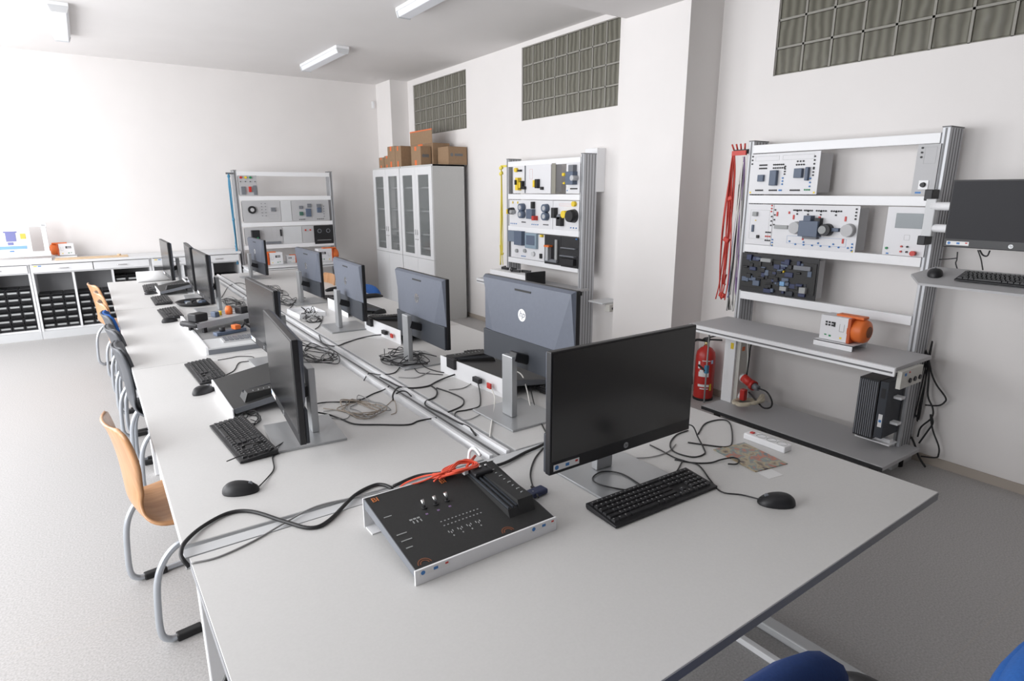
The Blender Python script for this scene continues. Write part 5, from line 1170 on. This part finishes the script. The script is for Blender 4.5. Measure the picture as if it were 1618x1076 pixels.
bundle('cable_tangle', 'black cables bunched on the side of the right rack upright', 4.085, 1.50, .015, .03, 1, CB, 41, .30, .004, .5, 3)
bundle('cable_tangle', 'coil of black cable lying in the shallow white tray', 1.30, 4.66, .05, .10, 2, CB, 42, TZ+.006, h=.06)
CABLES = [('thick black cable winding over the left side of the nearest table and over its edge', 0.0058, 'k', [(0.096, 1.613, 0.72), (0.085, 1.624, 0.74), (0.084, 1.644, 0.75), (0.1, 1.693, 0.75), (0.151, 1.757, 0.747), (0.224, 1.797, 0.746), (0.284, 1.768, 0.746), (0.349, 1.654, 0.746), (0.399, 1.579, 0.746), (0.456, 1.588, 0.746), (0.568, 1.687, 0.746), (0.642, 1.717, 0.746), (0.671, 1.702, 0.746), (0.684, 1.662, 0.746)]),
 ('thick black cable running behind the trainer board towards the front monitor', 0.0055, 'k', [(0.694, 1.676, 0.746), (0.786, 1.689, 0.75), (0.856, 1.643, 0.76), (0.939, 1.62, 0.76), (1.057, 1.605, 0.75), (1.191, 1.643, 0.746), (1.303, 1.668, 0.746), (1.491, 1.753, 0.746)]),
 ('thin grey cable crossing below the thick black cable on the nearest table', 0.0026, 'g', [(0.1, 1.588, 0.743), (0.162, 1.579, 0.743), (0.253, 1.605, 0.743), (0.349, 1.652, 0.743), (0.452, 1.694, 0.743), (0.566, 1.681, 0.743), (0.663, 1.663, 0.743), (0.727, 1.66, 0.743)]),
 ('black cable leading down to the dark blue adapter', 0.003, 'k', [(1.015, 1.331, 0.76), (1.064, 1.426, 0.743), (1.114, 1.506, 0.743), (1.191, 1.585, 0.743), (1.272, 1.642, 0.743)]),
 ('black cable looping right of the front monitor', 0.0028, 'k', [(1.821, 1.459, 0.77), (1.843, 1.427, 0.77), (1.809, 1.371, 0.75), (1.758, 1.304, 0.743), (1.719, 1.27, 0.743), (1.662, 1.277, 0.743), (1.644, 1.343, 0.743), (1.688, 1.402, 0.743), (1.774, 1.445, 0.743), (1.847, 1.45, 0.743)]),
 ('large black cable loop on the table beside the front monitor', 0.0028, 'k', [(1.848, 1.402, 0.743), (1.965, 1.458, 0.743), (2.054, 1.447, 0.743), (2.042, 1.396, 0.743), (1.894, 1.28, 0.743), (1.835, 1.264, 0.743), (1.788, 1.318, 0.743), (1.752, 1.372, 0.743)]),
 ('black cord of the front mouse', 0.0024, 'k', [(1.583, 0.949, 0.746), (1.565, 1.007, 0.743), (1.53, 1.056, 0.743), (1.569, 1.129, 0.743), (1.624, 1.217, 0.743), (1.615, 1.266, 0.743), (1.606, 1.31, 0.743), (1.613, 1.378, 0.743), (1.617, 1.437, 0.743)]),
 ('black cord of the front keyboard looping over the monitor base', 0.0024, 'k', [(1.32, 1.162, 0.76), (1.344, 1.241, 0.752), (1.347, 1.316, 0.752), (1.307, 1.359, 0.753), (1.251, 1.347, 0.753), (1.233, 1.306, 0.753), (1.261, 1.248, 0.752), (1.319, 1.208, 0.743), (1.349, 1.181, 0.752), (1.446, 1.203, 0.743), (1.525, 1.232, 0.743), (1.604, 1.274, 0.743)]),
 ('black cord reaching over the magazine corner', 0.0028, 'k', [(1.594, 1.299, 0.743), (1.626, 1.245, 0.743), (1.675, 1.211, 0.743), (1.724, 1.201, 0.746), (1.767, 1.185, 0.748), (1.767, 1.16, 0.748), (1.733, 1.146, 0.748), (1.712, 1.166, 0.746)]),
 ('grey cord behind the front monitor base', 0.002, 'g', [(1.48, 1.391, 0.743), (1.544, 1.36, 0.743), (1.623, 1.357, 0.743), (1.701, 1.386, 0.743)]),
 ('black cord of the nearest left row keyboard lying across its keys', 0.0022, 'k', [(0.282, 2.133, 0.766), (0.34, 2.149, 0.768), (0.402, 2.132, 0.768), (0.438, 2.162, 0.76), (0.51, 2.254, 0.744)]),
 ('loop of thin cord on the nearest left row keyboard', 0.002, 'k', [(0.345, 2.185, 0.768), (0.35, 2.228, 0.768), (0.382, 2.24, 0.768), (0.408, 2.236, 0.768), (0.434, 2.276, 0.76)]),
 ('cord of the nearest left row mouse', 0.0022, 'k', [(0.339, 1.917, 0.748), (0.384, 1.985, 0.743), (0.412, 2.035, 0.743), (0.432, 2.133, 0.743), (0.46, 2.159, 0.743), (0.53, 2.251, 0.743)]),
 ('dark violet cord between the keyboard and the nearest left row monitor', 0.0026, 'n', [(0.413, 2.546, 0.743), (0.414, 2.447, 0.743), (0.426, 2.36, 0.743), (0.433, 2.26, 0.743), (0.434, 2.204, 0.743)]),
 ('black cable hanging off the hinge area of the nearest left row monitor and running right', 0.0036, 'k', [(0.684, 2.454, 0.76), (0.733, 2.438, 0.743), (0.76, 2.357, 0.743), (0.787, 2.269, 0.743), (0.867, 2.205, 0.743), (0.962, 2.139, 0.743), (1.017, 2.152, 0.743), (1.094, 2.142, 0.743)]),
 ('second black cable running right from the nearest left row monitor stand', 0.003, 'k', [(0.689, 2.522, 0.77), (0.764, 2.6, 0.743), (0.835, 2.561, 0.743), (0.894, 2.53, 0.743), (0.996, 2.588, 0.743), (1.057, 2.613, 0.743), (1.103, 2.652, 0.743)]),
 ('thin tan cable reaching the cable channel', 0.0018, 't', [(0.74, 2.527, 0.743), (0.804, 2.435, 0.743), (0.857, 2.352, 0.743), (0.954, 2.378, 0.743), (1.037, 2.451, 0.743), (0.986, 2.308, 0.743), (0.952, 2.285, 0.743)]),
 ('short grey cable behind the nearest left row monitor', 0.0018, 'g', [(0.728, 2.488, 0.743), (0.787, 2.466, 0.743), (0.809, 2.394, 0.743), (0.773, 2.347, 0.743), (0.724, 2.4, 0.743)]),
 ('long black power cable curving from the trainer socket across the cable channel', 0.004, 'k', [(1.516, 2.513, 0.79), (1.486, 2.575, 0.77), (1.405, 2.603, 0.75), (1.324, 2.58, 0.744), (1.256, 2.542, 0.744), (1.185, 2.555, 0.744), (1.141, 2.61, 0.744), (1.129, 2.728, 0.744), (1.121, 2.812, 0.744)]),
 ('black cable hooking into the cable channel', 0.0042, 'k', [(1.034, 2.45, 0.744), (1.053, 2.494, 0.752), (1.097, 2.557, 0.754), (1.143, 2.608, 0.744)]),
 ('short black cable arching over the cable channel rail', 0.0034, 'k', [(1.078, 2.513, 0.748), (1.105, 2.517, 0.754), (1.123, 2.5, 0.752), (1.126, 2.453, 0.743)]),
 ('black cable zigzagging along the cable channel', 0.004, 'k', [(1.273, 2.542, 0.744), (1.26, 2.457, 0.744), (1.212, 2.379, 0.744), (1.143, 2.343, 0.744), (1.122, 2.278, 0.744), (1.134, 2.165, 0.744), (1.14, 2.046, 0.744), (1.15, 1.972, 0.744), (1.129, 1.884, 0.744)]),
 ('black cable bending back towards the cable channel', 0.0034, 'k', [(1.279, 2.494, 0.743), (1.299, 2.399, 0.743), (1.305, 2.296, 0.743), (1.282, 2.239, 0.743), (1.24, 2.199, 0.743), (1.158, 2.17, 0.743)]),
 ('black cable dropping from the white trainer back near the bright logo monitor', 0.003, 'k', [(1.475, 2.462, 0.79), (1.436, 2.359, 0.75), (1.352, 2.211, 0.743), (1.304, 2.154, 0.743), (1.242, 2.149, 0.743), (1.195, 2.154, 0.743), (1.161, 2.104, 0.743), (1.144, 2.038, 0.743)]),
 ('white network cable hanging from the white trainer back to the table edge', 0.0034, 'w', [(1.461, 2.346, 0.79), (1.446, 2.267, 0.77), (1.414, 2.186, 0.75), (1.326, 2.062, 0.746), (1.25, 1.958, 0.745), (1.168, 1.844, 0.743)]),
 ('white cable running down right of the bright logo monitor stand', 0.003, 'w', [(1.558, 2.306, 0.84), (1.602, 2.253, 0.82), (1.579, 2.18, 0.79), (1.527, 2.079, 0.755), (1.46, 1.978, 0.743), (1.392, 1.925, 0.743)]),
 ('black cable between the bright logo monitor and the front monitor', 0.0028, 'k', [(1.69, 2.312, 0.79), (1.56, 2.098, 0.755), (1.474, 1.95, 0.743), (1.406, 1.822, 0.743), (1.353, 1.716, 0.743)]),
 ('black cable lying along the base plate of the bright logo monitor', 0.003, 'k', [(1.505, 1.929, 0.743), (1.444, 1.925, 0.743), (1.382, 1.915, 0.743), (1.331, 1.916, 0.743), (1.317, 1.951, 0.743)]),
 ('grey thin cable fanning out below the white trainer back', 0.002, 'g', [(1.156, 2.064, 0.743), (1.194, 2.046, 0.743), (1.261, 2.07, 0.743), (1.314, 2.108, 0.743), (1.292, 2.049, 0.743)]),
 ('thin cable curving left of the white trainer back', 0.0024, 'g', [(1.313, 2.435, 0.743), (1.384, 2.42, 0.743), (1.476, 2.478, 0.743), (1.561, 2.562, 0.743)]),
 ('black cable falling from the second right row monitor', 0.0028, 'k', [(1.453, 2.821, 0.8), (1.377, 2.864, 0.82), (1.355, 2.843, 0.8), (1.385, 2.825, 0.75), (1.421, 2.715, 0.743), (1.473, 2.665, 0.743)]),
 ('black cable to the left of the second right row monitor stand', 0.0028, 'k', [(1.036, 2.81, 0.743), (1.102, 2.91, 0.743), (1.139, 2.856, 0.743), (1.215, 2.845, 0.743), (1.301, 2.946, 0.746)]),
 ('grey cable in front of the second right row monitor stand', 0.0024, 'g', [(1.201, 2.76, 0.743), (1.237, 2.722, 0.743), (1.281, 2.704, 0.743), (1.378, 2.759, 0.743)]),
 ('thin black cable below the second right row monitor', 0.0024, 'k', [(1.349, 2.912, 0.746), (1.321, 2.785, 0.743), (1.343, 2.742, 0.743), (1.408, 2.669, 0.743)]),
 ('black power cable curving past the third right row monitor stand', 0.004, 'k', [(1.148, 3.884, 0.75), (1.11, 3.691, 0.744), (1.148, 3.567, 0.744), (1.239, 3.621, 0.744), (1.358, 3.682, 0.744), (1.408, 3.6, 0.77), (1.422, 3.508, 0.79)]),
 ('black cable right of the fourth right row monitor', 0.003, 'k', [(1.249, 4.608, 0.743), (1.333, 4.699, 0.743), (1.39, 4.721, 0.743), (1.375, 4.52, 0.743), (1.257, 4.221, 0.743), (1.194, 4.117, 0.743)]),
 ('thin black cable on the left desk beyond the black trainer box', 0.0024, 'k', [(0.5, 3.641, 0.743), (0.561, 3.648, 0.743), (0.616, 3.658, 0.743), (0.679, 3.598, 0.743), (0.649, 3.521, 0.743), (0.589, 3.516, 0.743), (0.536, 3.374, 0.743), (0.488, 3.311, 0.743)]),
 ('black cable crossing the far part of the channel', 0.0032, 'k', [(0.784, 4.934, 0.743), (0.884, 5.107, 0.743), (0.978, 5.105, 0.743), (0.989, 4.791, 0.743), (1.069, 4.592, 0.743)]),
 ('black cable looping between far monitors', 0.003, 'k', [(0.901, 5.884, 0.743), (1.087, 6.571, 0.743), (1.216, 6.744, 0.743), (1.244, 6.461, 0.743), (1.187, 6.024, 0.743), (1.064, 5.77, 0.743)]),
 ('thin black cable from the far end of the right row', 0.003, 'k', [(1.227, 4.931, 0.743), (1.413, 5.328, 0.743), (1.505, 5.459, 0.743), (1.519, 5.14, 0.743)]),
 ('dark cable strand running down the back of the right upright', 0.009, 'k', [(4.085, 1.535, 1.5), (4.09, 1.53, 1.2), (4.085, 1.525, 0.95), (4.09, 1.52, 0.75), (4.085, 1.515, 0.55), (4.09, 1.52, 0.35), (4.07, 1.5, 0.15)]),
 ('black cable bowing out from the right rack towards the wall', 0.005, 'k', [(4.08, 1.516, 0.753), (4.08, 1.48, 0.693), (4.08, 1.444, 0.59), (4.08, 1.408, 0.527), (4.08, 1.351, 0.463), (4.08, 1.353, 0.431), (4.08, 1.382, 0.402), (4.08, 1.449, 0.386)]),
 ('thin black cable dropping beside the right upright', 0.005, 'k', [(4.07, 1.474, 0.704), (4.07, 1.454, 0.589), (4.07, 1.44, 0.452), (4.07, 1.403, 0.381), (4.07, 1.4, 0.321), (4.07, 1.448, 0.243), (4.07, 1.457, 0.177)]),
 ('black cable bending outwards low behind the right rack', 0.005, 'k', [(4.06, 1.44, 0.143), (4.06, 1.407, 0.23), (4.06, 1.386, 0.295), (4.06, 1.406, 0.342), (4.06, 1.379, 0.248), (4.06, 1.335, 0.16), (4.06, 1.328, 0.109), (4.06, 1.341, 0.083), (4.06, 1.418, 0.063)]),
 ('short black cable at the foot of the right rack', 0.006, 'k', [(4.05, 1.483, 0.173), (4.05, 1.454, 0.12), (4.05, 1.424, 0.059), (4.05, 1.381, 0.007)]),
 ('black cord below the wall side monitor', 0.003, 'k', [(3.78, 1.315, 1.348), (3.78, 1.312, 1.308), (3.78, 1.314, 1.287), (3.78, 1.301, 1.255)]),
 ('thin black cord hanging right of the monitor arm', 0.003, 'k', [(3.72, 1.207, 1.369), (3.72, 1.186, 1.323), (3.72, 1.17, 1.27)]),
 ('short black cable loop under the wall side monitor', 0.004, 'k', [(3.75, 1.209, 1.367), (3.75, 1.191, 1.343), (3.75, 1.172, 1.341), (3.75, 1.165, 1.368)]),
 ('black cord crossing from the upright to the keyboard tray', 0.003, 'k', [(3.8, 1.401, 1.299), (3.8, 1.354, 1.306), (3.8, 1.32, 1.313)]),
 ('black loop of cable under the left corner of the nearest table', 0.007, 'k', [(0.14, 1.25, 0.7), (0.085, 1.2, 0.62), (0.075, 1.18, 0.5), (0.11, 1.16, 0.44), (0.17, 1.15, 0.46), (0.22, 1.16, 0.52)]),
 ('black cable from the red plug curving to the bottom shelf', 0.006, 'k', [(3.77, 2.38, 0.3), (3.77, 2.31, 0.29), (3.76, 2.26, 0.24), (3.77, 2.27, 0.19), (3.78, 2.33, 0.165), (3.79, 2.4, 0.2), (3.8, 2.47, 0.24)]),
 ('black cable hanging from the rack bench to the red plug', 0.006, 'k', [(3.8, 2.46, 0.68), (3.8, 2.49, 0.58), (3.81, 2.5, 0.48), (3.8, 2.5, 0.36)]),
 ('white cable hanging beside the red plug', 0.005, 'w', [(3.79, 2.48, 0.68), (3.8, 2.515, 0.6), (3.82, 2.515, 0.48), (3.815, 2.51, 0.36)])]
cm = {'k': M_cable, 'g': M_cableg, 'w': M_cablew, 't': M_cablet, 'n': M_cableb}
for lab, r, m, pts in CABLES:
    cable('cable', lab, pts, r, cm[m])

LP = 0.435; USE_AGX = False; EXPO = 0.0
# ---------------------------------------------------------------- light
def area(name, loc, rot, sx, sy, power, colr=(1, 1, 1)):
    l = bpy.data.lights.new(name, 'AREA'); l.shape = 'RECTANGLE'; l.size = sx; l.size_y = sy; l.energy = power; l.color = colr
    o = bpy.data.objects.new(name, l); col.objects.link(o); o.location = loc; o.rotation_euler = rot
    return o
for k, yc in enumerate((1.95, 4.75, 7.55)):
    area('window_light', (LX-.05, yc, 1.70), (0, R(-90), 0), 2.45, 2.2, (270, 255, 235)[k]*LP, (.985, .985, 1))
w = bpy.data.worlds.new('sky'); scene.world = w; w.use_nodes = True
w.node_tree.nodes['Background'].inputs['Color'].default_value = (.85, .92, 1, 1)
w.node_tree.nodes['Background'].inputs['Strength'].default_value = 1.6

# ---------------------------------------------------------------- camera
cd = bpy.data.cameras.new('camera'); cam = bpy.data.objects.new('camera', cd); col.objects.link(cam)
cd.sensor_fit = 'HORIZONTAL'; cd.sensor_width = 36; cd.lens = 956.26/1618*36; cd.clip_start = .05
y_, p_, r_ = R(34.6078), R(13.8719), R(.0834)
F = Vector((math.sin(y_)*math.cos(p_), math.cos(y_)*math.cos(p_), -math.sin(p_)))
Rt = Vector((math.cos(y_), -math.sin(y_), 0)); Dn = F.cross(Rt)
r2 = Rt*math.cos(r_) + Dn*math.sin(r_); d2 = -Rt*math.sin(r_) + Dn*math.cos(r_)
cam.matrix_world = Matrix(((r2.x, -d2.x, -F.x, 0), (r2.y, -d2.y, -F.y, 0), (r2.z, -d2.z, -F.z, CAMH), (0, 0, 0, 1)))
scene.camera = cam
scene.view_settings.view_transform = 'AgX' if USE_AGX else 'Standard'
scene.view_settings.look = 'None'
scene.view_settings.exposure = EXPO
scene.cycles.max_bounces = 8; scene.cycles.diffuse_bounces = 5
scene.cycles.use_denoising = True
